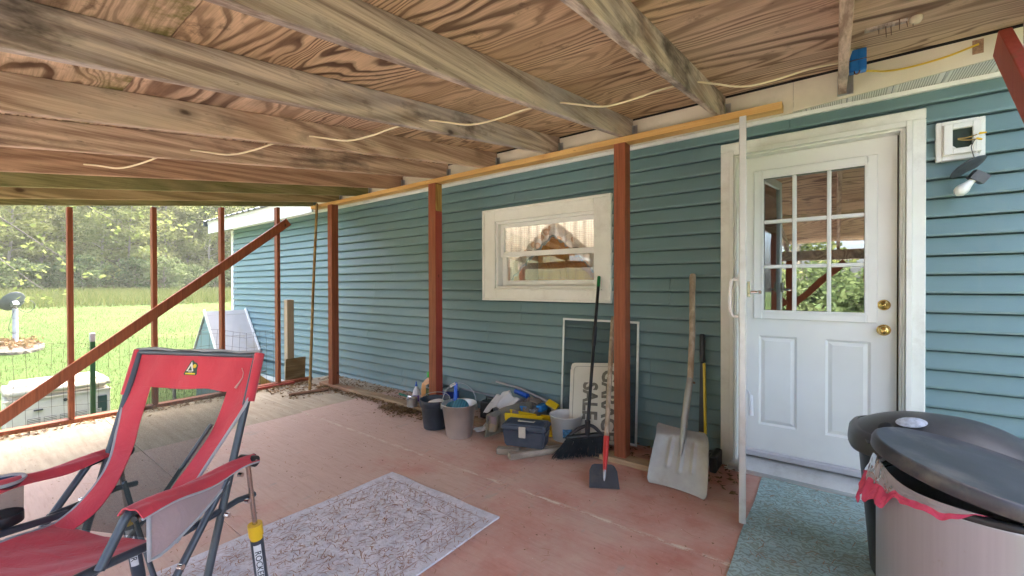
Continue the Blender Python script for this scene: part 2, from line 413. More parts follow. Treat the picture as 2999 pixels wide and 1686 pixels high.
# ------------------------------------------------------------------ ground
def sm(x, a_, b_):
    t = max(0, min(1, (x-a_)/(b_-a_))); return t*t*(3-2*t)
def gz(x, y):
    d = max(0.0, -x-8.0)
    z = -.92+.5*sm(d, 0, 11)+.03*max(0, d-9)
    z += .52*max(0.0, d-47)*sm(d, 47, 58)*(1-.3*sm(y, 40, 80)) if d > 47 else 0
    z += .05*mnoise.noise((x*.15, y*.15, 0))*sm(d, 2, 10)+.9*mnoise.noise((x*.03, y*.03, 3))*sm(d, 40, 70)
    return z
g = MB()
xs = [-150, -130, -112, -98, -88]+[-80+i*2 for i in range(16)]+[-48+i for i in range(48)]+[2, 6, 12, 20, 32, 50, 80, 120]
ys = [-120, -80, -55, -40, -30]+[-24+i*1.5 for i in range(49)]+[54, 64, 80, 105, 140]
g.add([(x, y, gz(x, y)) for x in xs for y in ys],
      [(i*len(ys)+j, (i+1)*len(ys)+j, (i+1)*len(ys)+j+1, i*len(ys)+j+1) for i in range(len(xs)-1) for j in range(len(ys)-1)], True)
g.build('ground', M_GROUND, kind='structure')
gv = MB(); gv.grid(lambda q, w: (-9+16*q, -5.2-7.5*w+.25*sin(q*19), -.90+.01*sin(q*40+w*31)), 40, 24, .03)
gv.build('added_bounce_gravel', plain('bounce_gravel', (.44, .42, .39), .9, var=.3, sc=40, bump=.6), kind='structure')  # pale ground added out of view to bounce daylight under the porch roof

# ------------------------------------------------------------------ house
house = thing('house', (0, 0, 0), 'blue-grey vinyl sided house with white trim and metal roof behind the porch', 'house')
EXP = .1035
DOORX = (-.615, .37); WINX = (-2.70, -1.50)
random.seed(11)
seam = {}
for k in range(-4, 22):
    pr = (k+20)//2
    if pr not in seam: seam[pr] = random.uniform(-3.4, -.2)
seam[(10+20)//2] = -.985; seam[(4+20)//2] = -1.13; seam[(20+20)//2] = -.235; seam[(6+20)//2] = .9; seam[(8+20)//2] = -2.35; seam[(12+20)//2] = -4.3; seam[(14+20)//2] = 1.2; seam[(16+20)//2] = -3.4
for k in range(-4, 22):
    z0 = .056+EXP*k; z1 = min(z0+EXP, 2.31)
    segs = [(-9.06, 3.0 if k >= -1 else -5.62)]
    z0 = max(z0, -.27) if k < -1 else max(z0, -.006)
    def cut(S, lo, hi):
        out = []
        for a_, b_ in S:
            if hi <= a_ or lo >= b_: out.append((a_, b_)); continue
            if lo > a_: out.append((a_, lo))
            if hi < b_: out.append((hi, b_))
        return out
    if z0 < 2.16 and k >= -1: segs = cut(segs, *DOORX)
    if z1 > 1.19 and z0 < 1.88: segs = cut(segs, *WINX)
    s0 = seam[(k+20)//2]
    for q in (-7.32, -3.66, 0, 3.66): segs = cut(segs, s0+q-.0016, s0+q+.0016)
    for x0, x1 in segs:
        if x1-x0 < .02: continue
        mb = MB(); yb, yt = -.027, -.005
        P = []
        for x in (x0, x1):
            P += [(x, .004, z0), (x, yb, z0), (x, yb-.0015, z0+.012), (x, (yb+yt)/2-.001, (z0+z1)/2), (x, yt, z1-.0095), (x, .004, z1-.0095)]  # board stops short: groove shaped in to darken the lap line
        n = 6
        mb.add(P, [(i, (i+1) % n, n+(i+1) % n, n+i) for i in range(n)]+[tuple(range(n))[::-1], tuple(range(n, 2*n))])
        mb.build('siding_board', M_SIDING, house)
# wall core behind the boards, around the openings
core = MB()
for x0, x1, z0, z1 in [(-9.1, -2.66, -1.0, 2.6), (-2.66, -1.53, -1.0, 1.21), (-2.66, -1.53, 1.86, 2.6), (-1.53, -.60, -1.0, 2.6), (-.60, .355, -1.0, .02), (-.60, .355, 2.165, 2.6), (.355, 3.0, -1.0, 2.6)]:
    core.box(x0, x1, .034, .12, z0, z1)
core.box(-9.1, -8.98, .12, 6.5, -1, 2.6); core.box(-9.1, 3, 6.5, 6.62, -1, 2.6)
core.build('wall', plain('house_wall_core', (.11, .19, .22), .6), house)
fd = MB(); fd.box(-9.05, -5.60, -.012, .0035, -1.3, -.335); fd.build('foundation', plain('concrete_foundation', (.34, .33, .30), .9, var=.25, sc=4, bump=.3), house)
tr = MB(); tr.box(-9.05, -5.60, -.035, .003, -.335, -.272); tr.build('water_table_trim', M_TRIMC, house)
tr = MB(); tr.box(-9.14, -9.06, -.03, .05, -.9, 2.29, b=.004); tr.build('corner_trim', M_TRIMC, house)
tr = MB(); tr.box(-9.06, 3.0, -.03, .003, 2.300, 2.324); tr.build('frieze_channel', M_TRIM, house)
tr = MB(); tr.box(-5.55, -.645, -.024, .0035, -.022, -.0065); tr.box(.40, 3.0, -.024, .0035, -.022, -.0065); tr.build('starter_strip', M_TRIM, house)
# soffit panels, each with its rib and holes
sof_t = NT('vented_soffit'); v = sof_t.coord('Object')
dots = sof_t.vor(sof_t.scl(v, (1, 1, 0)), 95, rnd=.0); s_ = sof_t.sep(v)
band = sof_t.math('MULTIPLY', sof_t.step(sof_t.math('ABSOLUTE', s_[0]), .082, .078), 1.0)
hole = sof_t.math('MULTIPLY', sof_t.step(dots, .34, .28), band)
sof_t.color(sof_t.mix(hole, (.80, .79, .74), (.16, .14, .11))); sof_t.set(rough=.5); M_SOF = sof_t.m
i = 0; x = -5.55
sofm = None
while x < 3.0:
    mb = MB(); mb.box(-.098, .098, -.125, .094, 0, .006); mb.add([(-.098, -.125, 0), (-.098, .094, 0), (-.090, .094, -.006), (-.090, -.125, -.006), (-.082, -.125, 0), (-.082, .094, 0)], [(0, 1, 2, 3), (3, 2, 5, 4)])
    o = mb.build('soffit_panel', M_SOF, house, world=False); o.location = (x+.1, -.105, 2.3285)
    x += .2
# fascia: sags to the left of the door, notched by the rafters
fa = MB()
for x0, x1, b0, b1 in [(-5.62, -.205, 2.262, 2.262), (-.203, .62, 2.268, 2.325), (.622, 3.0, 2.325, 2.33)]:
    P = [(x0, -.233, b0), (x1, -.233, b1), (x1, -.233, 2.441), (x0, -.233, 2.441), (x0, -.218, b0), (x1, -.218, b1), (x1, -.218, 2.441), (x0, -.218, 2.441)]
    fb = MB(); fb.add(P, [(0, 1, 2, 3), (5, 4, 7, 6), (0, 4, 5, 1), (3, 2, 6, 7), (0, 3, 7, 4), (1, 5, 6, 2)]); fb.build('fascia_board', M_CREAM, house)
mb = MB(); mb.box(-5.6, 3.0, -.21, -.19, 2.34, 2.62); mb.build('eave_gap_shade', M_DARK, house)  # near-black backing that paints the shade in the gap above the fascia
fb = MB(); fb.box(-9.46, -5.64, -.30, -.28, 2.235, 2.445); fb.build('fascia_board', M_TRIMC, house)
fb = MB(); fb.box(-9.46, -5.64, -.312, -.301, 2.405, 2.455); fb.build('drip_edge', M_TRIMC, house)
fb = MB(); fb.box(-9.46, -5.64, -.279, -.031, 2.325, 2.334); fb.build('soffit', M_TRIMC, house)
fb = MB(); fb.add([(-9.47, -.30, 2.26), (-9.47, 3.2, 3.33), (-9.47, 3.2, 3.5), (-9.47, -.30, 2.455), (-9.44, -.30, 2.26), (-9.44, 3.2, 3.33), (-9.44, 3.2, 3.5), (-9.44, -.30, 2.455)], [(0, 1, 2, 3), (5, 4, 7, 6), (0, 4, 5, 1), (3, 2, 6, 7), (0, 3, 7, 4), (1, 5, 6, 2)])
fb.build('rake_board', M_TRIMC, house)
fb = MB(); fb.box(-9.53, -9.475, -.36, -.27, 2.37, 2.47, b=.006); fb.build('gutter_end', plain('dark_gutter', (.10, .105, .11), .5), house)
M_ROOFM = plain('metal_roof', (.20, .22, .23), .4, .6, var=.15, dirt=((.2, .2, .12), .5))
for (x0, x1, y0, y1) in [(-9.52, 3.1, -.36, .35), (-9.52, -3.3, .35, 3.2), (-1.0, 3.1, .35, 3.2), (-3.3, -1.0, .72, 3.2)]:  # opening left over the kitchen, added to let daylight in
    rf = MB(); zz = lambda y: 2.475+.33*(y+.3)
    n = max(2, int((x1-x0)/.075)); P = []; FS = []
    for q in range(n+1):
        xx = x0+(x1-x0)*q/n; h = .016 if q % 3 == 0 else 0.0
        P += [(xx, y0, zz(y0)+h), (xx, y1, zz(y1)+h), (xx, y0, zz(y0)+h-.012), (xx, y1, zz(y1)+h-.012)]
    for q in range(n):
        o_ = 4*q; FS += [(o_, o_+4, o_+5, o_+1), (o_+2, o_+3, o_+7, o_+6), (o_, o_+2, o_+6, o_+4), (o_+1, o_+5, o_+7, o_+3)]
    rf.add(P, FS); rf.build('roof_sheet', M_ROOFM, house)

# glass
def glass_mat(name, refl, tint=(.8, .85, .85)):
    t = NT(name); n = t.n; n.remove(t.b)
    gl = t.node('ShaderNodeBsdfGlossy'); gl.inputs['Roughness'].default_value = .004; gl.inputs['Color'].default_value = (.95, .97, .96, 1)
    tp = t.node('ShaderNodeBsdfTransparent'); tp.inputs['Color'].default_value = (*tint, 1)
    fr = t.node('ShaderNodeFresnel'); fr.inputs['IOR'].default_value = 1.5
    f = t.math('MULTIPLY_ADD', fr.outputs[0], 1.6, refl); f = t.math('MINIMUM', f, 1.0)
    nb = t.noise(t.coord('Object'), 2.2, 2, .4); bp_ = t.node('ShaderNodeBump'); bp_.inputs['Strength'].default_value = .05; bp_.inputs['Distance'].default_value = .02
    t.l.new(nb, bp_.inputs['Height']); t.l.new(bp_.outputs[0], gl.inputs['Normal'])
    mx = t.node('ShaderNodeMixShader'); t.l.new(f, mx.inputs[0]); t.l.new(tp.outputs[0], mx.inputs[1]); t.l.new(gl.outputs[0], mx.inputs[2])
    t.l.new(mx.outputs[0], t.out.inputs['Surface']); return t.m
M_GLASSD = glass_mat('door_glass', .42, (.5, .52, .52)); M_GLASSW = glass_mat('window_glass', .05, (.9, .93, .92))

# window
win = thing('window', (0, 0, 0), None, None); win.parent = house
def framebox(name, x0, x1, z0, z1, w, y0, y1, mat, parent, b=.003, wt=None, wb=None):
    """four mitre-less rails as one frame mesh (pieces butt end to end)"""
    wt = wt or w; wb = wb or w
    m = MB(); m.box(x0, x0+w, y0, y1, z0, z1, b=b); m.box(x1-w, x1, y0, y1, z0, z1, b=b)
    m.box(x0+w, x1-w, y0, y1, z1-wt, z1, b=b); m.box(x0+w, x1-w, y0, y1, z0, z0+wb, b=b)
    return m.build(name, mat, parent)
framebox('outer_casing', -2.812, -1.438, 1.096, 1.984, .022, -.050, .003, M_TRIM, win)
framebox('casing', -2.790, -1.460, 1.118, 1.962, .135, -.041, .003, M_TRIM, win, wt=.10, wb=.10)
framebox('window_frame', -2.655, -1.53, 1.21, 1.862, .026, -.022, .09, M_TRIMC, win)
framebox('upper_sash', -2.629, -1.556, 1.518, 1.836, .042, .020, .045, M_TRIMC, win, wt=.036, wb=.046)
framebox('lower_sash', -2.629, -1.556, 1.236, 1.562, .055, .047, .075, M_TRIMC, win, wt=.042, wb=.052)
mb = MB(); mb.box(-2.588, -1.597, .031, .034, 1.563, 1.801); mb.build('pane', M_GLASSW, win)
mb = MB(); mb.box(-2.575, -1.610, .060, .063, 1.287, 1.521); mb.build('pane', M_GLASSW, win)
mb = MB(); mb.box(-2.665, -1.52, -.055, -.0225, 1.198, 1.2095, b=.003); mb.build('sill', M_TRIM, win)
for xx in (-2.33, -1.84):
    mb = MB(); mb.box(xx, xx+.05, .046, .06, 1.5625, 1.573, b=.002); mb.build('sash_lock', M_BLACKP, win)

# front door
door = thing('door', (0, 0, 0), None, None); door.parent = house
tag(door, 'white steel door with nine panes and two raised panels')
DX0, DX1, DZ0, DZ1, DY = -.53, .281, .078, 2.105, .05
for nm, x0, x1, y0, y1, z0, z1 in [('casing', -.636, -.578, -.032, .003, .0, 2.15), ('casing', .335, .392, -.032, .003, .0, 2.15), ('head_casing', -.636, .392, -.032, .003, 2.15, 2.208)]:
    mb = MB(); mb.box(x0, x1, y0, y1, z0, z1, b=.004); mb.build(nm, M_TRIM, door)
for nm, x0, x1, y0, y1, z0, z1 in [('brick_moulding', -.578, -.553, -.050, .003, .01, 2.15), ('brick_moulding', .310, .335, -.050, .003, .01, 2.15), ('head_moulding', -.553, .310, -.047, .003, 2.120, 2.15),
                                   ('jamb', -.552, -.535, -.020, .12, .01, 2.119), ('jamb', .289, .309, -.020, .12, .01, 2.119), ('head_jamb', -.535, .289, -.020, .12, 2.108, 2.119),
                                   ('stop_strip', .2985, .3085, -.034, -.021, .01, 2.117), ('stop_strip', -.5525, -.5425, -.034, -.021, .01, 2.117)]:
    mb = MB(); mb.box(x0, x1, y0, y1, z0, z1, b=.002); mb.build(nm, M_TRIM, door)
mb = MB(); mb.box(.2815, .288, .058, .07, .08, 2.105); mb.build('weather_strip', plain('rusty_weatherstrip', (.08, .055, .03), .8, var=.5, sc=30), door)
GX0, GX1, GZ0, GZ1 = -.395, .146, 1.063, 1.960
slab = MB()          # slab with the light cut out and two recessed, raised-field panels
def slabpiece(x0, x1, z0, z1): slab.box(x0, x1, DY, DY+.044, z0, z1)
slabpiece(DX0, GX0-.02, DZ0, DZ1); slabpiece(GX1+.02, DX1, DZ0, DZ1); slabpiece(GX0-.02, GX1+.02, GZ1+.02, DZ1); slabpiece(GX0-.02, GX1+.02, .90, GZ0-.02)
slabpiece(GX0-.02, GX1+.02, DZ0, .30); slabpiece(-.200, -.051, .30, .90)
slab.build('door_slab', M_DOOR, door)
for x0, x1 in ((-.4145, -.2005), (-.0505, .1655)):
    z0, z1 = .3005, .8995; p = MB()
    def ring(d, y): return [(x0+d, y, z0+d), (x1-d, y, z0+d), (x1-d, y, z1-d), (x0+d, y, z1-d)]
    L = [ring(0, DY+.0005), ring(.008, DY+.007), ring(.013, DY+.010), ring(.030, DY+.004), ring(.034, DY+.002), ring(.038, DY+.002)]
    for a_, b_ in zip(L[:-1], L[1:]): p.add(a_+b_, [(i, (i+1) % 4, 4+(i+1) % 4, 4+i) for i in range(4)])
    p.add(L[-1], [(0, 1, 2, 3)]); p.build('raised_panel', M_DOOR, door)
framebox('glazing_frame', GX0-.050, GX1+.050, GZ0-.050, GZ1+.050, .050, DY-.014, DY-.0005, M_DOOR, door, b=.005)
framebox('glazing_bead', GX0-.004, GX1+.004, GZ0-.004, GZ1+.004, .014, DY-.019, DY-.0145, M_DOOR, door, b=.002)
gw, gh = (GX1-GX0)/3, (GZ1-GZ0)/3
for i in (1, 2):
    mb = MB(); mb.box(GX0+gw*i-.011, GX0+gw*i+.011, DY-.016, DY+.010, GZ0+.01, GZ1-.01, b=.004); mb.build('muntin', M_DOOR, door)
    for j in range(3):
        mb = MB(); mb.box(GX0+gw*j+.0115, GX0+gw*(j+1)-.0115, DY-.014, DY+.010, GZ0+gh*i-.011, GZ0+gh*i+.011, b=.004); mb.build('muntin', M_DOOR, door)
for i in range(3):
    for j in range(3):
        mb = MB(); mb.box(GX0+gw*i+.002, GX0+gw*(i+1)-.002, DY+.011, DY+.014, GZ0+gh*j+.002, GZ0+gh*(j+1)-.002); mb.build('pane', M_GLASSD, door)
rotY = Matrix.Rotation(pi/2, 4, 'X')
def yl(x, z, y): return Matrix.Translation((x, y, z)) @ rotY
mb = MB(); mb.lathe([(.0001, .022), (.010, .022), (.012, .016), (.021, .014), (.029, .009), (.031, .0)], 24, yl(.225, 1.122, DY)); mb.build('deadbolt', M_BRASS, door)
mb = MB(); mb.box(.2235, .2265, DY-.025, DY-.0225, 1.116, 1.128); mb.build('keyhole', M_DARK, door)
mb = MB(); mb.lathe([(.0001, .062), (.012, .062), (.022, .058), (.027, .048), (.024, .036), (.013, .026), (.012, .010), (.024, .008), (.032, .004), (.033, 0)], 24, yl(.224, .975, DY)); mb.build('door_knob', M_BRASS, door)
mb = MB(); mb.lathe([(.0001, .0665), (.008, .066), (.010, .062)], 16, yl(.224, .975, DY)); mb.build('knob_cylinder', M_BRASS, door)
mb = MB(); mb.box(-.505, .275, .018, .0495, .085, .128, b=.008); mb.build('door_sweep', plain('grey_sweep', (.52, .50, .52), .5, var=.1), door)
mb = MB(); mb.add([(-.575, -.105, .012), (-.575, -.105, .030), (-.575, .05, .072), (-.575, .12, .072), (-.575, .12, .012), (.33, -.105, .012), (.33, -.105, .030), (.33, .05, .072), (.33, .12, .072), (.33, .12, .012)],
                 [(0, 5, 6, 1), (1, 6, 7, 2), (2, 7, 8, 3), (0, 1, 2, 3, 4), (9, 8, 7, 6, 5), (3, 8, 9, 4), (0, 4, 9, 5)]); mb.build('threshold', plain('aluminium_threshold', (.62, .62, .60), .4, .3, var=.1, dirt=((.3, .26, .2), .5)), door)
mb = MB(); mb.box(-.60, .36, -.10, .003, .0005, .0115); mb.build('sill_board', M_TRIM, door)
dr = MB(); dr.box(-.9, .9, 2.2, 2.25, -.1, 2.5); dr.box(-.95, -.9, .13, 2.25, -.1, 2.5); dr.box(.9, .95, .13, 2.25, -.1, 2.5); dr.box(-.9, .9, .13, 2.2, 2.4, 2.45); dr.box(-.9, .9, .13, 2.2, -.1, -.02)
dr.build('entry_hall', plain('dim_hall_paint', (.30, .24, .18), .8), house)

# storm door, standing open and seen along its edge
sdoor = thing('storm_door', (-.505, -.048, .0), None, None, rotz=atan2(-.79, .13)); sdoor.parent = house
tag(sdoor, 'white storm door standing open edge-on')
def loc_box(mb, *a_, **k): return mb.box(*a_, **k)
T = .016
mb = MB(); mb.box(.0, .05, -T, T, .03, 2.095, b=.003); mb.build('stile', M_ALU, sdoor, world=False)
mb = MB(); mb.box(.745, .80, -T, T, .03, 2.095, b=.003); mb.build('stile', M_ALU, sdoor, world=False)
for z0, z1 in ((.03, .20), (.86, .93), (2.03, 2.095)):
    mb = MB(); mb.box(.05, .745, -T+.001, T-.001, z0, z1, b=.003); mb.build('rail', M_ALU, sdoor, world=False)
mb = MB(); mb.box(.05, .745, -.004, .004, .20, .86); mb.build('kick_panel', M_ALU, sdoor, world=False)
mb = MB(); mb.box(.05, .745, -.002, .002, .93, 2.03); mb.build('pane', M_GLASSW, sdoor, world=False)
mb = MB(); mb.tube(bez([(.765, -T, 1.27), (.763, -.05, 1.262), (.762, -.058, 1.18), (.763, -.05, 1.09), (.765, -T, 1.08)], 8), .009, 8); mb.box(.752, .778, -.022, -T-.0005, 1.235, 1.30, b=.003); mb.box(.752, .778, -.022, -T-.0005, 1.05, 1.10, b=.003)
mb.build('pull_handle', plain('white_plastic', (.78, .78, .76), .4, var=.05), sdoor, world=False)
mb = MB(); mb.box(.754, .776, T+.0005, T+.02, 1.18, 1.26, b=.003); mb.tube([(.765, T+.01, 1.205), (.765, T+.055, 1.205)], .008, 10); mb.box(.745, .79, T+.05, T+.068, 1.196, 1.214, b=.003)
mb.build('latch', M_CHROME, sdoor, world=False)
mb = MB(); mb.tube([(.30, T+.015, .60), (.34, T+.03, .585)], .006, 8); mb.tube([(.34, T+.03, .585), (.37, T+.032, .47)], .014, 12); mb.build('closer_cylinder', plain('white_closer', (.74, .74, .72), .4, var=.08), sdoor, world=False)

# kitchen seen through the window
kit = MB(); kit.box(-3.35, -3.3, .13, 2.0, .0, 2.5); kit.box(-.99, -.96, .13, 2.0, .0, 2.5); kit.box(-3.3, -.99, 1.95, 2.0, .0, 2.5); kit.box(-3.3, -.99, .13, 1.95, -.05, .0)
kit.build('kitchen_walls', plain('kitchen_paint', (.50, .36, .22), .8), house)
W_CAB = wood('orange_oak_cabinet', (.60, .22, .04), (.42, .13, .02), 2, 6, .8, bump=.1, rough=.4)
cab = thing('kitchen_cabinet', (-2.15, 1.75, 0), 'orange oak kitchen cabinets inside the house window', 'cabinet')
mb = MB(); mb.box(-3.25, -1.02, 1.62, 1.945, .9, 2.45); mb.build('carcass', W_CAB, cab)
for i in range(5):
    x0 = -3.22+i*.44
    for z0, z1 in ((.93, 1.50), (1.53, 2.4)):
        m_ = MB(); m_.box(x0, x0+.41, 1.600, 1.6195, z0, z1, b=.004); dd = m_.build('cabinet_door', W_CAB, cab)
        m_ = MB(); m_.box(x0+.07, x0+.34, 1.589, 1.5995, z0+.07, z1-.07, b=.008); m_.build('raised_panel', W_CAB, dd)
cg = NT('gingham_lace'); v = cg.coord('Object'); s_ = cg.sep(v)
fx = cg.math('SINE', cg.math('MULTIPLY', s_[0], 330)); fz = cg.math('SINE', cg.math('MULTIPLY', s_[2], 330))
CC = (cg.mix(cg.step(cg.math('ADD', fx, fz), -.6, .9), (.90, .84, .70), (.74, .60, .50)))
def sheer(t, c):
    t.n.remove(t.b); d = t.node('ShaderNodeBsdfDiffuse'); tl = t.node('ShaderNodeBsdfTranslucent'); mx = t.node('ShaderNodeMixShader'); mx.inputs[0].default_value = .55
    t.l.new(c, d.inputs[0]); t.l.new(c, tl.inputs[0]); t.l.new(d.outputs[0], mx.inputs[1]); t.l.new(tl.outputs[0], mx.inputs[2]); t.l.new(mx.outputs[0], t.out.inputs[0])
sheer(cg, CC)
bl = NT('ruffle_print'); v = bl.coord('Object'); d = bl.vor(v, 11)
c = bl.ramp(d, [(.0, (.62, .50, .42)), (.22, (.60, .42, .32)), (.30, (.5, .26, .16)), (.36, (.66, .58, .50)), (.6, (.60, .56, .52))], 'LINEAR')
sheer(bl, c)
cur = thing('curtain', (-2.08, .16, 1.3), 'gingham curtain with ruffled print border tied back inside the window', 'curtain')
def cloth(x0, x1, f0, f1):
    def fn(u, w):
        x = x0+(x1-x0)*u; zt = 1.88; zb = f0+(f1-f0)*u
        return (x, .15+.018*sin(x*62)+.008*sin(x*23+1), zt+(zb-zt)*w)
    return fn
for x0, x1, f in ((-2.66, -2.42, lambda x: 1.25), (-2.42, -2.06, None), (-2.06, -1.72, None), (-1.72, -1.53, lambda x: 1.25)): pass
def low(x):                                   # lower hem: arch, high in the middle, low at both sides
    t = abs(x+2.09)/.5
    return 1.745-.42*min(1.0, t)**1.15-.12*max(0, t-1)
mb = MB(); mb.grid(lambda u, w: (-2.66+1.13*u, .15+.016*sin((-2.66+1.13*u)*62)+.008*sin((-2.66+1.13*u)*23+1), 1.9+(low(-2.66+1.13*u)+.05-1.9)*w), 120, 4); mb.build('curtain_cloth', cg.m, cur)
mb = MB(); mb.grid(lambda u, w: (-2.66+1.13*u+.01*w, .128+.014*sin((-2.66+1.13*u)*75), low(-2.66+1.13*u)+.10-.15*w), 120, 3); mb.build('ruffle', bl.m, cur)
mb = MB(); mb.grid(lambda u, w: (-2.66+1.13*u+.01*w, .118+.014*sin((-2.66+1.13*u)*75), low(-2.66+1.13*u)-.035-.024*w+.012*sin(u*130)*w), 120, 1); mb.build('ruffle_edge', plain('dusty_blue_binding', (.24, .31, .36), .9), cur)

# ------------------------------------------------------------------ porch
porch = thing('porch', (0, 0, 0), 'open porch frame with bare plywood roof, rafters and red-brown posts', 'porch')
SL = .141
def zb(y): return 2.283+SL*(y+.4)
RAF = [(.045, W_PINK), (-.567, W_GRAY), (-1.18, W_GRAY), (-1.80, W_GRAY), (-2.46, W_PINK), (-3.09, W_PINK), (-3.80, W_BROWN), (-4.41, W_GREEN), (-5.03, W_OLIVE), (-5.48, W_GREEN), (.70, W_GRAY)]
for i, (xf, mat) in enumerate(RAF):
    y0, y1 = -.238 if i < 9 else -.36, -4.38
    mb = MB(); P = [(0, y0, zb(y0)), (0, y1, zb(y1)), (0, y1, zb(y1)+.1455), (0, y0, zb(y0)+.1455)]
    bm = bmesh.new(); vs = [bm.verts.new((-.038, *p[1:])) for p in P]+[bm.verts.new(p) for p in P]
    for f in [(0, 1, 2, 3), (7, 6, 5, 4), (0, 4, 5, 1), (1, 5, 6, 2), (2, 6, 7, 3), (3, 7, 4, 0)]: bm.faces.new([vs[q] for q in f])
    bmesh.ops.recalc_face_normals(bm, faces=bm.faces); bmesh.ops.bevel(bm, geom=list(bm.edges), offset=.003, segments=1, affect='EDGES')
    mb.bm(bm); o = mb.build('rafter', mat, porch, world=False); o.location = (xf, 0, 0)
    # metal hanger at the wall end, standing clear of the wood on both sides
    if i < 9:
        hz = zb(-.26); h = MB(); h.box(xf+.0008, xf+.0024, -.262, -.2335, hz-.004, hz+.10); h.box(xf-.0404, xf-.0388, -.262, -.2335, hz-.004, hz+.10); h.box(xf+.0024, xf+.030, -.2372, -.2338, hz-.004, hz+.10); h.box(xf-.0388, xf+.0008, -.262, -.2335, hz-.0046, hz-.003)
        h.build('joist_hanger', M_STEEL, porch)
ang = math.atan(SL)
rows = [(-.245, -1.578), (-1.582, -2.798), (-2.802, -4.018), (-4.022, -4.45)]
colsA = [-5.60, -3.11, -.587, .78]; colsB = [-5.60, -4.43, -1.82, .026, .78]
for r_, (ya, yb_) in enumerate(rows):
    cs = colsA if r_ % 2 == 0 else colsB
    for c_ in range(len(cs)-1):
        x0, x1 = cs[c_]+.0015, cs[c_+1]-.0015; L = (ya-yb_)/cos(ang)
        mb = MB(); mb.box(0, x1-x0, -L, 0, 0, .013)
        mt = M_PLY3 if r_ == 2 else (M_PLY2 if (c_+r_) % 2 == 0 and r_ < 2 and x1 > -1.9 else M_PLY1)
        if r_ == 0 and c_ == 2: mt = M_PLY2
        o = mb.build('roof_panel', mt, porch, world=False); o.location = (x0, ya, zb(ya)+.1465); o.rotation_euler = (ang, 0, 0)
mb = MB(); mb.add([(-5.66, -.29, zb(-.29)+.168), (.86, -.29, zb(-.29)+.168), (.86, -4.5, zb(-4.5)+.168), (-5.66, -4.5, zb(-4.5)+.168), (-5.66, -.29, zb(-.29)+.18), (.86, -.29, zb(-.29)+.18), (.86, -4.5, zb(-4.5)+.18), (-5.66, -4.5, zb(-4.5)+.18)], [(0, 1, 2, 3), (7, 6, 5, 4), (0, 4, 5, 1), (1, 5, 6, 2), (2, 6, 7, 3), (3, 7, 4, 0)])
mb.build('light_block_cover', M_PLYEDGE, porch)  # unseen cover added above the plywood to block light
mb = MB(); mb.box(-5.40, -.242, -.440, -.352, 2.230, 2.270, b=.002); mb.build('header_board', W_YEL, porch, label='yellow new pine board lying on the post tops')
def post(x0, x1, y0, y1, z1=2.2295, z0=.0385, mat=M_RED, nm='post'):
    m_ = MB(); m_.box(x0, x1, y0, y1, z0, z1, b=.003); return m_.build(nm, mat, porch)
post(-1.243, -1.158, -.440, -.352); post(-4.955, -4.862, -.462, -.374)
p2 = post(-3.163, -3.062, -.440, -.352)
m_ = MB(); m_.box(-3.0615, -3.0605, -.437, -.355, .05, 1.96); m_.build('brick_red_face', M_RED2, p2)
m_ = MB(); m_.box(-3.0615, -3.0605, -.437, -.355, 1.962, 2.22); m_.build('bare_wood_patch', wood('bare_post_patch', (.52, .34, .10), (.28, .15, .04), 2, 8, 1, rscale=9), p2)
mb = MB(); mb.box(-5.16, -.70, -.468, -.36, .0005, .0378, b=.003); mb.build('sole_plate', W_SILL, porch)
mb = MB(); mb.box(-5.595, -5.506, -4.3, -.37, .0005, .0378, b=.003); mb.build('sole_plate', M_RED, porch)
mb = MB(); mb.box(-5.50, -5.46, -1.25, -.62, .0005, .030, b=.003); mb.build('toe_board', M_RED2, porch)
for y in (-.788, -1.395, -1.999, -2.599, -3.2, -3.8):
    mb = MB(); mb.box(-5.590, -5.511, y-.019, y+.019, .0385, zb(y)-.012, b=.003); mb.build('stud', M_RED, porch)
mb = MB(); mb.beam((-5.4905, -.68, 2.058-.01), (-5.4905, -3.12, .062), .036, .096, up=(0, -.6, .8), b=.003); mb.build('diagonal_brace', M_RED, porch, label='long red-brown diagonal brace')
mb = MB(); mb.beam((.53, -.70, 2.215), (.53, -2.75, .06), .038, .105, up=(0, -.6, .8), b=.003); mb.build('diagonal_brace', M_RED2, porch, label='brick red diagonal brace at the right end')
for y in (-1.45, -2.2, -2.95, -3.7):
    mb = MB(); mb.box(.575, .66, y-.019, y+.019, .0385, zb(y)-.003, b=.003); mb.build('stud', M_RED, porch)
mb = MB(); mb.box(.575, .66, -4.3, -1.30, .0005, .0378, b=.003); mb.build('sole_plate', M_RED, porch)
mb = MB(); mb.box(-5.6, .78, -4.30, -4.212, zb(-4.25)-.15, zb(-4.25)-.012, b=.003); mb.build('front_header', W_GRAY, porch)
for x in (-5.5, -3.4, -1.9, -.55, .60):
    mb = MB(); mb.box(x-.045, x+.045, -4.30, -4.212, .0005, zb(-4.25)-.1505, b=.003); mb.build('front_post', M_RED, porch)
mb = MB(); mb.beam((-.50, -4.19, .95), (.10, -4.19, 1.56), .036, .09, up=(-.7, 0, .7)); mb.build('knee_brace', M_RED, porch)
mb = MB(); mb.beam((-.60, -4.19, .95), (-1.20, -4.19, 1.56), .036, .09, up=(.7, 0, .7)); mb.build('knee_brace', M_RED, porch)

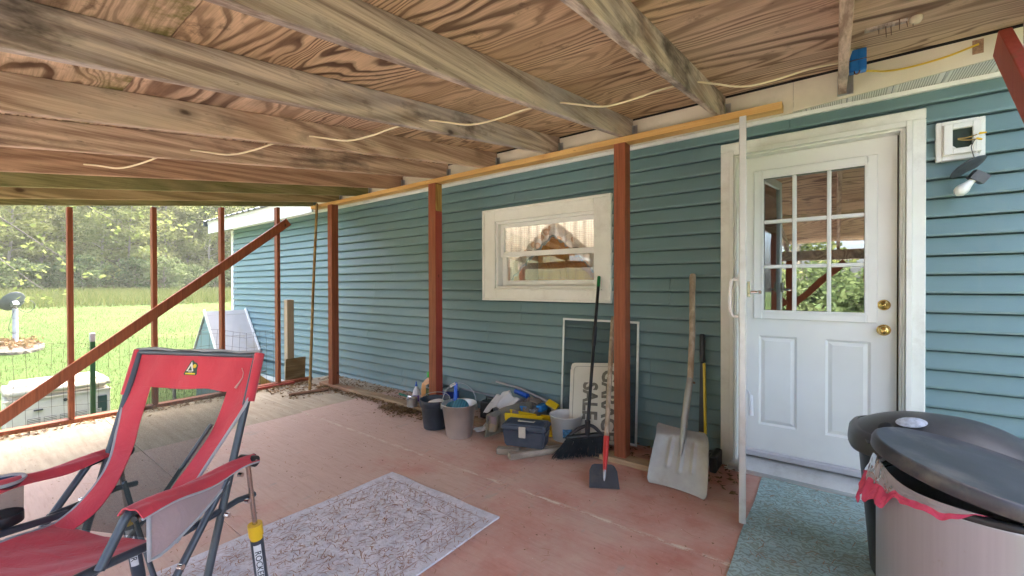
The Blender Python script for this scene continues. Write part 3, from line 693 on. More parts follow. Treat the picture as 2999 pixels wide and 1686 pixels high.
# deck
dk = MB(); dk.box(-5.60, .80, -4.40, -.03, -.16, -.0195); dk.box(-5.60, -5.55, -4.40, -.02, -.30, -.161)
for q in range(5): dk.box(-5.5+q*1.5, -5.4+q*1.5, -4.3, -4.2, -1.1, -.161)
deck = dk.build('deck_floor', W_SILL, kind='structure')
G = .0015
def sheet(x0, x1, y0, y1, mat, dz=0.0):
    m_ = MB(); m_.box(x0+G, x1-G, y0+G, y1-G, -.0185, dz, b=.0015); return m_.build('plywood_sheet', mat, deck)
for y0, y1, cs in [(-1.172, -.026, [-4.21, -1.703, .80]), (-2.392, -1.172, [-4.17, -1.728, .80]), (-3.612, -2.392, [-4.18, -2.9, -.5, .80]), (-4.40, -3.612, [-4.18, -1.7, .80])]:
    for c_ in range(len(cs)-1): sheet(cs[c_], cs[c_+1], y0, y1, M_FLOOR, -random.uniform(0, .0015))
for y0, y1, x1 in [(-1.172, -.026, -4.21), (-2.392, -1.172, -4.17), (-3.612, -2.392, -4.18), (-4.40, -3.612, -4.18)]: sheet(-5.60, x1, y0, y1, M_BARE, -random.uniform(0, .0015))

# ------------------------------------------------------------------ vegetation
def leaf_mat(name, c1, c2, c3, tr=.4):
    t = NT(name); t.n.remove(t.b)
    geo = t.node('ShaderNodeNewGeometry'); oi = t.node('ShaderNodeObjectInfo')
    c = t.mix(geo.outputs['Random Per Island'], c1, c2)
    c = t.mix(t.math('MULTIPLY', oi.outputs['Random'], .6), c, c3)
    d = t.node('ShaderNodeBsdfDiffuse'); tl = t.node('ShaderNodeBsdfTranslucent'); mx = t.node('ShaderNodeMixShader')
    t.l.new(c, d.inputs[0]); t.l.new(c, tl.inputs[0]); mx.inputs[0].default_value = tr
    t.l.new(d.outputs[0], mx.inputs[1]); t.l.new(tl.outputs[0], mx.inputs[2]); t.l.new(mx.outputs[0], t.out.inputs[0]); return t.m
M_LEAF = leaf_mat('broad_leaf', (.13, .17, .055), (.28, .31, .11), (.31, .31, .12), .5)
M_LEAFD = leaf_mat('dark_leaf', (.075, .12, .05), (.16, .21, .085), (.17, .2, .09), .45)
M_GRASS = leaf_mat('grass_blade', (.042, .085, .018), (.105, .13, .042), (.07, .108, .03), .3)
M_WEED = leaf_mat('tall_weed', (.07, .11, .03), (.17, .17, .065), (.13, .145, .05), .35)
M_BARK = plain('pale_bark', (.26, .23, .19), .9, var=.4, sc=3, bump=.5)
M_BARKD = plain('grey_bark', (.15, .13, .11), .9, var=.4, sc=3, bump=.5)

def leaves(mb, c, rx, rz, n, size, rng):
    for _ in range(n):
        d = Vector((rng.gauss(0, 1), rng.gauss(0, 1), rng.gauss(0, 1))).normalized()*(rng.random()**.45)
        p = Vector((c[0]+d.x*rx, c[1]+d.y*rx, c[2]+d.z*rz))
        u = Vector((rng.gauss(0, 1), rng.gauss(0, 1), rng.gauss(0, .6))).normalized()
        w = u.cross(Vector((rng.gauss(0, 1), rng.gauss(0, 1), rng.gauss(0, 1)))).normalized()
        s = size*rng.uniform(.6, 1.35)
        mb.add([p-u*s*.5, p+w*s*.28, p+u*s*.5, p-w*s*.28], [(0, 1, 2, 3)])

def make_tree(seed, h, r, trunk_r, nclump, nleaf, size, base=.35, lean=.06):
    rng = random.Random(seed); tk = MB(); cr = MB()
    path = [Vector((0, 0, -.3))]; dx, dy = rng.uniform(-lean, lean), rng.uniform(-lean, lean)
    for i in range(1, 9): path.append(Vector((dx*h*i/8+rng.uniform(-.08, .08), dy*h*i/8+rng.uniform(-.08, .08), h*.93*i/8)))
    tk.tube(path, [trunk_r*(1-.85*i/8)+.01 for i in range(9)], 7)
    for k in range(nclump):
        f = base+(1-base)*((k+rng.random())/nclump); p0 = path[min(7, int(f*8))].lerp(path[min(8, int(f*8)+1)], f*8 % 1)
        a_ = k*2.4+rng.uniform(-.5, .5); prof = sin(pi*min(1, (f-base)/(1-base)*.75+.22))
        L = r*prof*rng.uniform(.45, 1.0)
        end = p0+Vector((cos(a_)*L, sin(a_)*L, L*rng.uniform(.05, .5)))
        mid = p0.lerp(end, .5)+Vector((0, 0, .12*L))
        tk.tube([p0, mid, end], [trunk_r*.34*(1-f*.6), trunk_r*.2*(1-f*.5), .012], 5, caps=False)
        cs = r*rng.uniform(.26, .46)
        leaves(cr, end, cs, cs*.62, int(nleaf*rng.uniform(.7, 1.3)), size, rng)
        if rng.random() < .7: leaves(cr, mid, cs*.7, cs*.45, int(nleaf*.45), size, rng)
    return tk.mesh('trunk'), cr.mesh('crown')
def plant(name, meshes, mats, loc, s, rz, label, cat, group):
    t = thing(name, loc, label, cat, group, rotz=rz); t.scale = (s, s, s)
    for nm, me, mt in zip(('trunk', 'crown'), meshes, mats):
        if not me.materials: me.materials.append(mt)
        o = bpy.data.objects.new(nm, me); COL.objects.link(o); o.parent = t
    return t
TA = [make_tree(21+i, 13, 3.2, .15, 30, 130, .32, .16) for i in range(3)]
TB = [make_tree(41+i, 10, 2.9, .10, 28, 130, .28, .05, .1) for i in range(2)]
SH = [make_tree(61+i, 3.2, 2.0, .05, 16, 90, .24, .03, .1) for i in range(3)]
rng = random.Random(5)
def ingap(x, y): return True
spots = []
for row, (x0, n, y0, y1) in enumerate([(-56.5, 13, -9, 31), (-60.5, 14, -12, 36), (-66, 13, -14, 40), (-73, 12, -16, 44)]):
    for i in range(n):
        spots.append((x0+rng.uniform(-2, 2), y0+(y1-y0)*(i+rng.uniform(.15, .85))/n, row))
for x, y, row in spots:
    if rng.random() < .62:
        plant('forest_tree', rng.choice(TA), (M_BARK, M_LEAF), (x, y, gz(x, y)), rng.uniform(.85, 1.25), rng.uniform(0, 6.28), ['tall leafy tree with slender pale trunk in the front row at the meadow edge', 'tall leafy tree just behind the front row of the woods', 'tall leafy tree on the lower slope of the wooded hill', 'tall leafy tree highest up the wooded hillside'][row], 'tree', ['tall trees at the meadow edge', 'tall trees behind the front row', 'tall trees on the lower slope', 'tall trees high on the slope'][row])
    else:
        plant('sapling', rng.choice(TB), (M_BARK, M_LEAF), (x, y, gz(x, y)), rng.uniform(.8, 1.2), rng.uniform(0, 6.28), ['bushy sapling leafed down to the ground at the meadow edge', 'bushy sapling filling gaps behind the front trees', 'bushy sapling on the lower wooded slope', 'bushy sapling high up the wooded slope'][row], 'tree', ['saplings at the meadow edge', 'saplings behind the front trees', 'saplings on the lower slope', 'saplings high on the slope'][row])
for i in range(26):
    y = -8+i*1.55+rng.uniform(-.7, .7); x = -52.5+rng.uniform(-2, 1.2)
    plant('shrub', rng.choice(SH), (M_BARKD, M_LEAFD), (x, y, gz(x, y)-.1), rng.uniform(.55, 1.15), rng.uniform(0, 6.28), 'dark green rounded shrub at the foot of the woods across the meadow', 'shrub', 'shrubs at the foot of the woods')
# bush against the far house corner
plant('corner_bush', SH[1], (M_BARKD, M_LEAF), (-15.5, 3.3, gz(-15.5, 3.3)-.1), .62, 1.0, 'light green bush standing beside the far corner of the house', 'bush', None)
# yard trees and bushes behind the viewer: they show in the panes of the door
for i, (x, y, s, me, mt) in enumerate([(-9.5, -24, 1.0, TA[1], M_LEAF), (4.5, -26, 1.0, TA[0], M_LEAF), (-1.5, -27, 1.0, TA[2], M_LEAF)]):
    plant('yard_tree', me, (M_BARK, mt), (x, y, -.95), s, i*1.3, 'tree in the yard mirrored green in the panes of the door', 'tree', 'yard trees mirrored in the door')
for i, (x, y, s) in enumerate([(-1.9, -14, .85), (-.4, -14.5, .9), (1.0, -13.6, .85), (-3.4, -14.2, .85), (2.6, -14.5, .9)]):
    plant('yard_bush', SH[i % 3], (M_BARKD, M_LEAF), (x, y, -1.0), s, i*1.7, 'bush in the yard mirrored green in the lower panes of the door', 'bush', 'yard bushes mirrored in the door')
# near tree whose drooping twigs hang into the left of the view
near = thing('overhanging_tree', (-17.5, -6.6, gz(-17.5, -6.6)), 'nearer tree at the left whose drooping leafy twigs hang before the meadow', 'tree')
tk = MB(); cr = MB(); rg = random.Random(3); z0 = gz(-17.5, -6.6)
tk.tube([(-17.5, -6.6, z0-.3), (-17.4, -6.5, z0+2), (-17.3, -6.3, z0+4.2), (-17.2, -6.0, z0+6.5)], [.22, .18, .15, .06], 9)
for (sx, sy, sz), (ex, ey, ez), n in [((-17.4, -6.4, 2.6), (-16.8, -1.75, 1.15), 90), ((-17.4, -6.4, 3.1), (-17.0, -1.2, 1.9), 70), ((-17.3, -6.3, 3.9), (-17.2, .2, 2.9), 60), ((-17.3, -6.2, 4.6), (-17.0, 1.7, 3.0), 70), ((-17.2, -6.1, 5.2), (-17.3, 3.2, 3.4), 60), ((-17.4, -6.3, 4.4), (-19, -9, 5), 200), ((-17.4, -6.3, 4.8), (-15.5, -9, 5), 200), ((-17.3, -6.2, 5.0), (-17, -4.4, 5.6), 160)]:
    p = bez([(sx, sy, sz), ((sx+ex)/2, (sy+ey)/2, max(sz, ez)+.75), (ex, ey, ez)], 8); tk.tube(p, [.035*(1-i/len(p))+.006 for i in range(len(p))], 5)
    for i in range(n):
        q = p[rg.randrange(5, len(p))]; leaves(cr, q+Vector((rg.gauss(0, .16), rg.gauss(0, .25), rg.gauss(-.1, .16))), .12, .1, 2, .13, rg)
tk.build('trunk', M_BARKD, near); cr.build('crown', M_LEAF, near)

# grass: nobody could count it
def blades(n, region, h0, h1, w, seed):
    rg = random.Random(seed); V = []; Fc = []
    for _ in range(n):
        x, y = region(rg); z = gz(x, y); h = rg.uniform(h0, h1); a_ = rg.uniform(0, 6.28); ww = w*rg.uniform(.6, 1.3)
        lx, ly = rg.gauss(0, .35)*h, rg.gauss(0, .35)*h; k = len(V)
        V += [(x-cos(a_)*ww, y-sin(a_)*ww, z-.02), (x+cos(a_)*ww, y+sin(a_)*ww, z-.02), (x+lx, y+ly, z+h)]; Fc.append((k, k+1, k+2))
    m_ = MB(); m_.v = [Vector(v_) for v_ in V]; m_.f = Fc; m_.sm = [False]*len(Fc); return m_
def lawn(rg):
    x = -6.2-36*rg.random()**1.6; return x, -4.5+rg.random()*(4.2+max(0, (-x-8)*.45)+(0 if x > -9.6 else 2))
def tall(rg):
    x = -33-19*rg.random()**.8; return x, -8+rg.random()*32
blades(42000, lawn, .03, .10, .006, 1).build('lawn_grass', M_GRASS, label='short mown grass of the lawn beyond the porch', cat='grass', kind='stuff')
blades(30000, tall, .25, .75, .03, 2).build('meadow_grass', M_WEED, label='tall unmown meadow grass before the woods', cat='grass', kind='stuff')

# ------------------------------------------------------------------ things outside the deck
M_GENB = plain('beige_enclosure', (.52, .49, .42), .5, var=.06, dirt=((.36, .32, .24), .35)); M_GENL = plain('weathered_beige_lid', (.46, .42, .33), .6, var=.18, sc=4, dirt=((.28, .25, .16), .6))
gen = thing('generator', (-9.35, -2.28, -.86), 'beige standby generator with louvred sides on the grass outside the wire fence', 'generator')
mb = MB(); mb.box(-9.70, -9.0, -2.82, -1.76, -.86, -.335, b=.012); mb.build('body', M_GENB, gen)
mb = MB(); bm = bmesh.new(); bmesh.ops.create_cube(bm, size=1)
for vv in bm.verts: vv.co = Vector((-9.35+vv.co.x*.76*(1 if vv.co.z < 0 else .86), -2.29+vv.co.y*1.12*(1 if vv.co.z < 0 else .92), -.235+vv.co.z*.19))
bmesh.ops.bevel(bm, geom=list(bm.edges), offset=.06, segments=4, affect='EDGES'); mb.bm(bm, smooth=True); mb.build('lid', M_GENL, gen)
mb = MB(); mb.box(-9.0, -8.975, -2.84, -1.75, -.352, -.33); mb.build('lid_lip', M_GENL, gen)
for i in range(5):
    y0 = -2.62+i*.158; m_ = MB(); m_.box(-8.998, -8.990, y0, y0+.125, -.80, -.62); lv = m_.build('louvre_panel', plain('louvre_dark', (.05, .05, .045), .8) if i == 0 else bpy.data.materials['louvre_dark'], gen)
    for j in range(8):
        s_ = MB(); s_.box(-8.989, -8.978, y0+.002, y0+.123, -.795+j*.0225, -.783+j*.0225); s_.build('slat', M_GENB, lv)
mb = MB(); mb.box(-8.998, -8.985, -1.905, -1.80, -.68, -.43, b=.008); mb.build('control_window', plain('dark_green_panel', (.02, .05, .045), .3), gen)
mb = MB(); mb.tube([(-8.99, -2.25, -.415), (-8.97, -2.25, -.415)], .022, 12); mb.build('lock', M_BLACKP, gen)
mb = MB(); mb.box(-8.996, -8.97, -2.56, -2.47, -.515, -.495, b=.004); mb.build('badge', plain('dark_badge', (.03, .04, .04), .4), gen)
pp = thing('gas_pipe', (-8.9, -1.62, -.95), 'dark bent gas pipe with white valve beside the generator', 'pipe')
mb = MB(); mb.tube(bez([(-8.95, -1.62, -.95), (-8.95, -1.62, -.55), (-8.95, -1.59, -.49), (-8.95, -1.50, -.49)], 6), .022, 10); mb.build('pipe_run', M_BLACKP, pp)
mb = MB(); mb.tube([(-8.95, -1.63, -.70), (-8.95, -1.56, -.70)], .03, 10); mb.build('valve', M_TRIMC, pp)

fen = thing('wire_fence', (-6.3, -2, -.92), 'thin welded wire garden fence running outside the deck end', 'fence')
rg = random.Random(8); mb = MB(); Yw = [-4.6+i*.085 for i in range(52)]; wob = lambda y, z: .012*sin(y*9+z*7)+.01*sin(y*23)
topz = lambda y: .685+.03*sin(y*3.1)-.02*(y+3)+.02*sin(y*9)
for y in Yw: mb.tube([(-6.3+wob(y, z), y+.008*sin(z*11+y*5), z) for z in (-.9, -.4, 0, .4, topz(y))], .0017, 4, caps=False)
for k in range(11):
    z = -.85+k*.148; mb.tube([(-6.3+wob(y, z), y, z+.012*sin(y*6+k)+(topz(y)-.685)*(k/10)) for y in Yw[::2]], .0017, 4, caps=False)
for y in [-.5+i*.085 for i in range(1)]: pass
mb.tube([(-6.3, y, topz(y)) for y in Yw], .0022, 4, caps=False)
mb.build('wire_mesh', plain('rusty_wire', (.13, .10, .075), .6, .6, var=.3), fen)
gp = MB(); gp.box(-6.265, -6.225, -2.375, -2.335, -.95, .66, b=.004); gpo = gp.build('post', plain('green_enamel', (.012, .085, .03), .35, var=.25), fen, label='green steel fence post with bare grey top')
gp = MB(); gp.box(-6.266, -6.224, -2.376, -2.334, .661, .75, b=.004); gp.build('bare_top', plain('bare_zinc', (.42, .42, .46), .5, .4), gpo)
gp = MB(); gp.tube([(-6.33, -1.63, -.92), (-6.33, -1.64, .11)], .017, 10); gp.build('post', M_STEEL, fen)
gp = MB(); gp.tube([(-6.22, -1.72, .045), (-6.22, -1.10, .055)], .013, 10); gp.tube([(-6.22, -1.10, .055), (-6.3, -.62, .06)], .013, 10); gp.build('top_rail', M_STEEL, fen)

M_DISH = plain('dish_grey', (.11, .12, .125), .5, var=.15); dish = thing('satellite_dish', (-18.0, -2.18, -.42), 'grey satellite dish on a pale pole out on the lawn', 'satellite dish')
n_ = Vector((-.80, -.38, .48)).normalized(); cx = Vector((-18.0, -2.225, .835)); md = frame_m(cx, n_.cross(Vector((0, 0, 1))).normalized(), Vector((0, 0, 1)).cross(n_.cross(Vector((0, 0, 1)))).normalized())
m2 = Matrix.Translation(cx) @ n_.to_track_quat('Z', 'Y').to_matrix().to_4x4()
mb = MB(); mb.lathe([(.0001, -.055), (.08, -.05), (.16, -.037), (.24, -.016), (.29, .0), (.295, .004), (.29, .008), (.24, -.009), (.16, -.030), (.0001, -.048)], 36, m2, sx=.88); mb.build('reflector', M_DISH, dish)
mb = MB(); mb.beam(cx-n_*.05, cx-n_*.12+Vector((0, 0, -.06)), .13, .13, b=.01); mb.beam(cx-n_*.10+Vector((0, 0, -.02)), Vector((-18, -2.18, .60)), .07, .07, b=.01); mb.build('bracket', M_STEEL, dish)
mb = MB(); mb.tube([(-18, -2.18, -.5), (-18, -2.18, .64)], .055, 14); mb.build('pole', plain('pale_pole', (.42, .43, .46), .6, var=.12), dish)
mb = MB(); mb.tube([(-18, -2.18, -.05), (-18, -2.18, 0)], .062, 14); mb.tube([(-18, -2.18, .34), (-18, -2.18, .38)], .060, 14); mb.build('pole_collar', M_STEEL, dish)
mb = MB(); mb.tube(bez([cx+Vector((.1, 0, -.15)), (-17.9, -1.95, .52), (-17.9, -1.82, .70), (-17.9, -1.9, .84), (-17.9, -2.1, .80)], 8), .007, 6); mb.tube(bez([(-17.93, -2.2, .6), (-17.9, -2.27, .3), (-17.9, -2.3, .05), (-17.93, -2.2, -.05)], 8), .006, 6); mb.build('cable', M_BLACKP, dish)
ring_ = thing('flower_bed', (-17.6, -2.2, -.5), 'low stone-edged bed around the foot of the dish pole', 'flower bed')
M_STONE = plain('bed_stone', (.13, .12, .09), .9, var=.35, sc=6, bump=.5); rg = random.Random(2)
for i in range(20):
    a_ = i/20*6.283; bm = bmesh.new(); bmesh.ops.create_icosphere(bm, subdivisions=1, radius=.5)
    for vv in bm.verts: vv.co *= rg.uniform(.8, 1.15)
    x, y = -17.7+cos(a_)*1.0, -2.25+sin(a_)*.5; m_ = MB(); m_.bm(bm, Matrix.Translation((x, y, gz(x, y)+.03)) @ Matrix.Rotation(a_, 4, 'Z') @ Matrix.Diagonal((.2, .30, .17, 1))); m_.build('stone', M_STONE, ring_)
mb = MB(); mb.lathe([(.0001, .08), (.7, .07), (1, 0)], 20, Matrix.Translation((-17.7, -2.25, gz(-17.7, -2.25)+.01)), sx=1.05, sy=.55); mb.build('soil', plain('bed_soil', (.16, .11, .07), .95, var=.4, sc=8), ring_)
cr = MB(); rg = random.Random(9)
for i in range(60):
    a_ = rg.uniform(0, 6.28); q = rg.random()**.5; x, y = -17.7+cos(a_)*.9*q, -2.25+sin(a_)*.5*q; leaves(cr, (x, y, gz(x, y)+.16), .09, .14, 6, .11, rg)
cr.build('withered_plants', leaf_mat('dry_leaf', (.20, .14, .06), (.14, .15, .05), (.2, .12, .08)), ring_, kind='stuff')

# cellar hatch against the house wall: siding gable, two white sloping panels
bk = thing('cellar_hatch', (-8.45, -.31, -.9), 'gabled cellar hatch with white sloping lid against the house wall', 'hatch')
M_HATCH = plain('weathered_white_lid', (.52, .49, .46), .55, var=.08, sc=3, dirt=((.42, .32, .16), .75))
RX, EL, ER = -8.49, -9.05, -7.93
def slope(ex, ez, nm):
    P0, P1 = Vector((RX, -.66, .80)), Vector((ex, -.66, ez)); d = (P1-P0); m_ = MB()
    nrm = Vector((-d.z, 0, d.x)).normalized(); nrm = nrm if nrm.z > 0 else -nrm; Y = Vector((0, .63, 0))
    for f0, f1 in ((0.0, .10), (.105, .62), (.625, 1.04)):
        a_, b_ = P0+d*f0, P0+d*f1; q = MB(); t_ = nrm*.02
        q.add([a_, b_, b_+Y, a_+Y, a_+t_, b_+t_, b_+Y+t_, a_+Y+t_], [(0, 1, 2, 3), (7, 6, 5, 4), (0, 4, 5, 1), (1, 5, 6, 2), (2, 6, 7, 3), (3, 7, 4, 0)]); q.build('lid_board', M_HATCH, bk)
    q = MB(); e = P0+d*1.04; q.box(e.x-.012, e.x+.012, -.66, -.03, e.z-.10, e.z+.012); q.build('lid_skirt', M_HATCH, bk)
slope(ER, .13, 'right'); slope(EL, .13, 'left')
for yy in (-.675, -.045):
    q = MB(); q.beam((RX+.01, yy, .835), (ER+.03, yy, .135), .02, .05, up=(.7, 0, .7)); q.build('lid_edge', M_TRIMC, bk)
for k in range(16):
    z0 = -.80+k*.1035; z1 = z0+.1035; w0 = (.80-z0)/.67*.56 if z0 > .13 else .54; w1 = (.80-z1)/.67*.56 if z1 > .13 else .54
    if z1 > .77: break
    q = MB(); q.add([(RX-w0+.02, -.642, z0), (RX+w0-.02, -.642, z0), (RX+max(w1-.02, .01), -.630, z1), (RX-max(w1-.02, .01), -.630, z1), (RX-w0+.02, -.62, z0), (RX+w0-.02, -.62, z0), (RX+max(w1-.02, .01), -.62, z1), (RX-max(w1-.02, .01), -.62, z1)], [(0, 1, 2, 3), (7, 6, 5, 4), (0, 4, 5, 1), (1, 5, 6, 2), (2, 6, 7, 3), (3, 7, 4, 0)]); q.build('siding_board', M_SIDING, bk)
q = MB(); q.box(EL+.03, ER-.03, -.62, -.04, -.95, .10); q.build('side_wall', M_SIDING, bk)
mb = MB(); mb.box(-5.795, -5.706, -.60, -.511, -.95, 1.06, b=.004); mb.build('timber_post', W_YELX, label='short pale treated timber post rising just beyond the deck end', cat='post')
mb = MB(); mb.beam((-5.655, -.53, -.06), (-5.625, -.53, .30), .255, .012, up=(1, 0, 0)); mb.build('plywood_offcut', W_PLYB, label='square plywood offcut standing against the timber post base', cat='board')
mb = MB(); mb.beam((-6.45, -.80, .075), (-6.35, -.10, -.55), .04, .09, b=.003); mb.build('wooden_brace', W_YEL, label='pale pine brace sloping down beyond the deck end below the house wall', cat='brace')

# ------------------------------------------------------------------ camp rocking chair
def fabric(name, col, var=.12, sc=260, rough=.85, sheen=.25):
    t = NT(name); v = t.coord('Object')
    wv = t.noise(v, sc, 2, .5); n = t.noise(v, 4, 5, .6)
    c = t.mix(t.ramp(n, [(.3, 0.0), (.7, 1.0)]), tuple(x*(1-var) for x in col), tuple(min(1, x*(1+var)) for x in col))
    d = t.step(t.noise(v, 9, 7, .7), .58, .75); c = t.mix(t.math('MULTIPLY', d, .25), c, tuple(min(1, x*.6+.12) for x in col))
    t.color(c); t.set(rough=rough, spec=.3, sheen=sheen)
    wr = t.noise(t.scl(v, (1, 1.6, 1)), 11, 3, .55, .8); t.bump(t.math('ADD', t.math('MULTIPLY', wv, .05), wr), .55, .012); return t.m
M_CRED = fabric('red_chair_fabric', (.56, .050, .075)); M_CGREY = fabric('grey_piping', (.36, .37, .40), .1)
M_CTUBE = plain('dark_slate_tube', (.070, .084, .105), .38, .3, var=.2)
M_CBLK = plain('black_joint_plastic', (.02, .022, .024), .45, var=.2)
M_YPL = plain('yellow_plastic', (.80, .50, .02), .4, var=.08)
def mesh_mat(name, col, op, sc=None):
    t = NT(name); t.n.remove(t.b); tp = t.node('ShaderNodeBsdfTransparent'); d = t.node('ShaderNodeBsdfDiffuse'); d.inputs[0].default_value = (*col, 1)
    mx = t.node('ShaderNodeMixShader'); f = t.math('ADD', t.math('MULTIPLY', t.noise(t.coord('Object'), 300, 1), .15), op-.07)
    t.l.new(f, mx.inputs[0]); t.l.new(tp.outputs[0], mx.inputs[1]); t.l.new(d.outputs[0], mx.inputs[2]); t.l.new(mx.outputs[0], t.out.inputs[0]); return t.m
M_MESH = mesh_mat('chair_mesh', (.055, .07, .065), .72); M_MESHG = mesh_mat('pocket_mesh', (.30, .27, .27), .55)
ch = thing('camp_chair', (-1.98, -2.73, 0), 'red folding camp rocking chair with mesh back and slate tube frame', 'chair', rotz=radians(27))
def L(u, v, z): return Vector((u, -v, z))
B = lambda mb, nm, mt, par=ch, lab=None: mb.build(nm, mt, par, world=False, label=lab)
for s in (-1, 1):
    U = .27*s
    mb = MB(); mb.tube([L(U, -.065, .975), L(U, .05, .62), L(U, .155, .28), L(U, .235, .012)], .0125, 12); B(mb, 'back_tube', M_CTUBE)
    mb = MB(); mb.tube([L(U+.026*s, .09, .60), L(U+.026*s, .295, .36), L(U+.026*s, .59, .012)], .0115, 12); B(mb, 'front_leg', M_CTUBE)
    mb = MB(); mb.tube([L(U+.0*s, -.045, .452), L(U-.002*s, .03, .466), L(U-.002*s, .24, .468)], .011, 10); B(mb, 'lower_link', M_CTUBE)
    mb = MB(); mb.tube([L(U-.022*s, .20, .462), L(U-.02*s, .45, .50), L(U-.02*s, .60, .515)], .012, 10); B(mb, 'seat_rail', M_CTUBE)
    mb = MB(); mb.tube(bez([L(U, .36, .622), L(U, .405, .612), L(U, .43, .575), L(U, .475, .505)], 6), .0125, 10); B(mb, 'arm_support', M_CTUBE)
    mb = MB(); mb.tube([L(U+.015*s, -.03, .603), L(U+.015*s, .12, .592)], .0135, 8); mb.tube([L(U-.02*s, -.005, .598), L(U+.045*s, -.005, .598)], .02, 12); B(mb, 'arm_bracket', M_CBLK)
    for (v_, z_) in ((-.005, .598), (.058, .575), (.028, .466), (.115, .462), (.285, .395)):
        mb = MB(); mb.tube([L(U+.03*s, v_, z_), L(U+.046*s, v_, z_)], .0075, 10); B(mb, 'rivet', M_CHROME)
    mb = MB(); mb.tube([L(U+.02*s, .005, .585), L(U+.02*s, -.028, .345)], .0085, 12); B(mb, 'piston_rod', plain('bright_steel_rod', (.55, .5, .45), .25, 1.0, var=.05) if s < 0 else bpy.data.materials['bright_steel_rod'])
    c0, c1 = L(U+.02*s, -.026, .352), L(U+.02*s, -.0755, .010); ax = (c1-c0).normalized()
    mb = MB(); mb.tube([c0, c0+ax*.045], .0245, 18); mb.tube([c0+ax*.045, c0+ax*.06], .021, 18); B(mb, 'piston_collar', M_YPL)
    mb = MB(); mb.tube([c0+ax*.06, c1-ax*.05, c1], [.022, .022, .018], 18); cy = B(mb, 'rocker_cylinder', M_CTUBE)
    side = Vector((cos(radians(-10)), -sin(radians(35)), 0)); nrm = (Vector((.62, -.78, 0)) - ax*Vector((.62, -.78, 0)).dot(ax)).normalized()
    mp = frame_m(c0+ax*.155, ax, nrm.cross(ax))       # local z = x cross y = outward
    w_ = ax.cross(nrm); lab = MB(); R0 = .0226
    lab.grid(lambda q, p: c0+ax*(.075+.16*q)+(nrm*cos((p-.5)*1.15)+w_*sin((p-.5)*1.15))*R0, 2, 8, 0); B(lab, 'label_strip', plain('white_label', (.72, .72, .72), .5, var=.04) if s < 0 else bpy.data.materials['white_label'], cy)
    tx = text_mb('ROCKER', .0295, .0004, frame_m(c0+ax*.155+nrm*(R0+.0008), ax, nrm.cross(ax)))
    B(tx, 'lettering', M_CBLK, cy)
    mb = MB(); mb.lathe([(.0001, .0), (.026, 0), (.028, .012), (.02, .03), (.0001, .03)], 16, Matrix.Translation(c1-Vector((0, 0, .011)))); B(mb, 'foot', M_CBLK)
    mb = MB(); mb.lathe([(.0001, .0), (.018, 0), (.02, .02), (.0001, .03)], 14, Matrix.Translation(L(U, .236, .0005))); B(mb, 'foot', M_YPL)
mb = MB(); mb.tube([L(-.27, -.066, .978), L(.27, -.066, .978)], .011, 10); B(mb, 'top_bar', M_CTUBE)
mb = MB(); mb.tube([L(-.26, .19, .14), L(.02, .14, .45), L(.17, .04, .74)], .007, 8); B(mb, 'cross_tube', M_CTUBE)
mb = MB(); mb.tube([L(.26, .24, .06), L(.0, .16, .40), L(-.10, .13, .55)], .008, 8); B(mb, 'cross_tube', M_CTUBE)
def cr1(pts, t):
    n = len(pts)-1; x = min(max(t*n, 0), n-1e-6); i = int(x); f = x-i
    g_ = lambda k: pts[min(max(k, 0), n)]
    p0, p1, p2, p3 = g_(i-1), g_(i), g_(i+1), g_(i+2)
    return .5*((2*p1)+(-p0+p2)*f+(2*p0-5*p1+4*p2-p3)*f*f+(-p0+3*p1-3*p2+p3)*f**3)
VV = [-.072, -.045, -.006, .045, .10, .155, .205, .245]; ZZ = [.985, .905, .81, .71, .62, .545, .48, .440]
HO = [.283, .283, .280, .238, .206, .196, .214, .250]; HI = [.175, .175, .170, .160, .132, .112, .120, .150]
def back(u, w, fold=0.0):
    v_, z_, = cr1(VV, w), cr1(ZZ, w)
    sag = .022*(1-(u/.28)**2)*sin(pi*min(1, w*1.1))
    return L(u, v_-sag+fold*.004*sin(u*40+w*9), z_+fold*.003*sin(u*25))
mb = MB(); mb.grid(lambda q, w: back((q-.5)*2*cr1(HO, w*.235), w*.235, 1), 36, 8, .003); B(mb, 'top_band', M_CRED)
for s in (-1, 1):
    mb = MB(); mb.grid(lambda q, w: back(s*(cr1(HI, .235+w*.765)+(cr1(HO, .235+w*.765)-cr1(HI, .235+w*.765))*(q if s > 0 else 1-q)), .235+w*.765, 1)+L(0, .0008, 0), 8, 30, .003); B(mb, 'side_band', M_CRED)
    mb = MB(); mb.tube([back(s*cr1(HO, .26+w/24*.74), .26+w/24*.74, 1)+L(0, .001, 0) for w in range(25)], .0055, 6); B(mb, 'piping', M_CGREY)
    mb = MB(); mb.tube([back(s*(cr1(HI, .235+w/24*.765)+.012), .235+w/24*.765, 1)+L(0, .0016, 0) for w in range(25)], .0010, 4); B(mb, 'stitching', plain('pink_thread', (.62, .30, .32), .8) if s < 0 else bpy.data.materials['pink_thread'])
    mb = MB(); mb.tube([L(.279*s, -.066+.31*(.975-z_), z_) for z_ in (.985, .93, .87, .815)], .017, 10); B(mb, 'tube_sleeve', M_CRED)
mb = MB(); mb.tube([back((q/20-.5)*2*.283, 0, 1)+L(0, .003, .003) for q in range(21)], .0075, 6); B(mb, 'top_piping', M_CGREY)
mb = MB(); mb.tube([back((q/20-.5)*2*.20, .222, 1)+L(0, .0016, 0) for q in range(21)], .0010, 4); B(mb, 'stitching', bpy.data.materials['pink_thread'])
mb = MB(); mb.grid(lambda q, w: back((q-.5)*2*(cr1(HI, .22+w*.78)+.008), .22+w*.78)-L(0, .004, 0), 12, 24); B(mb, 'mesh_panel', M_MESH)
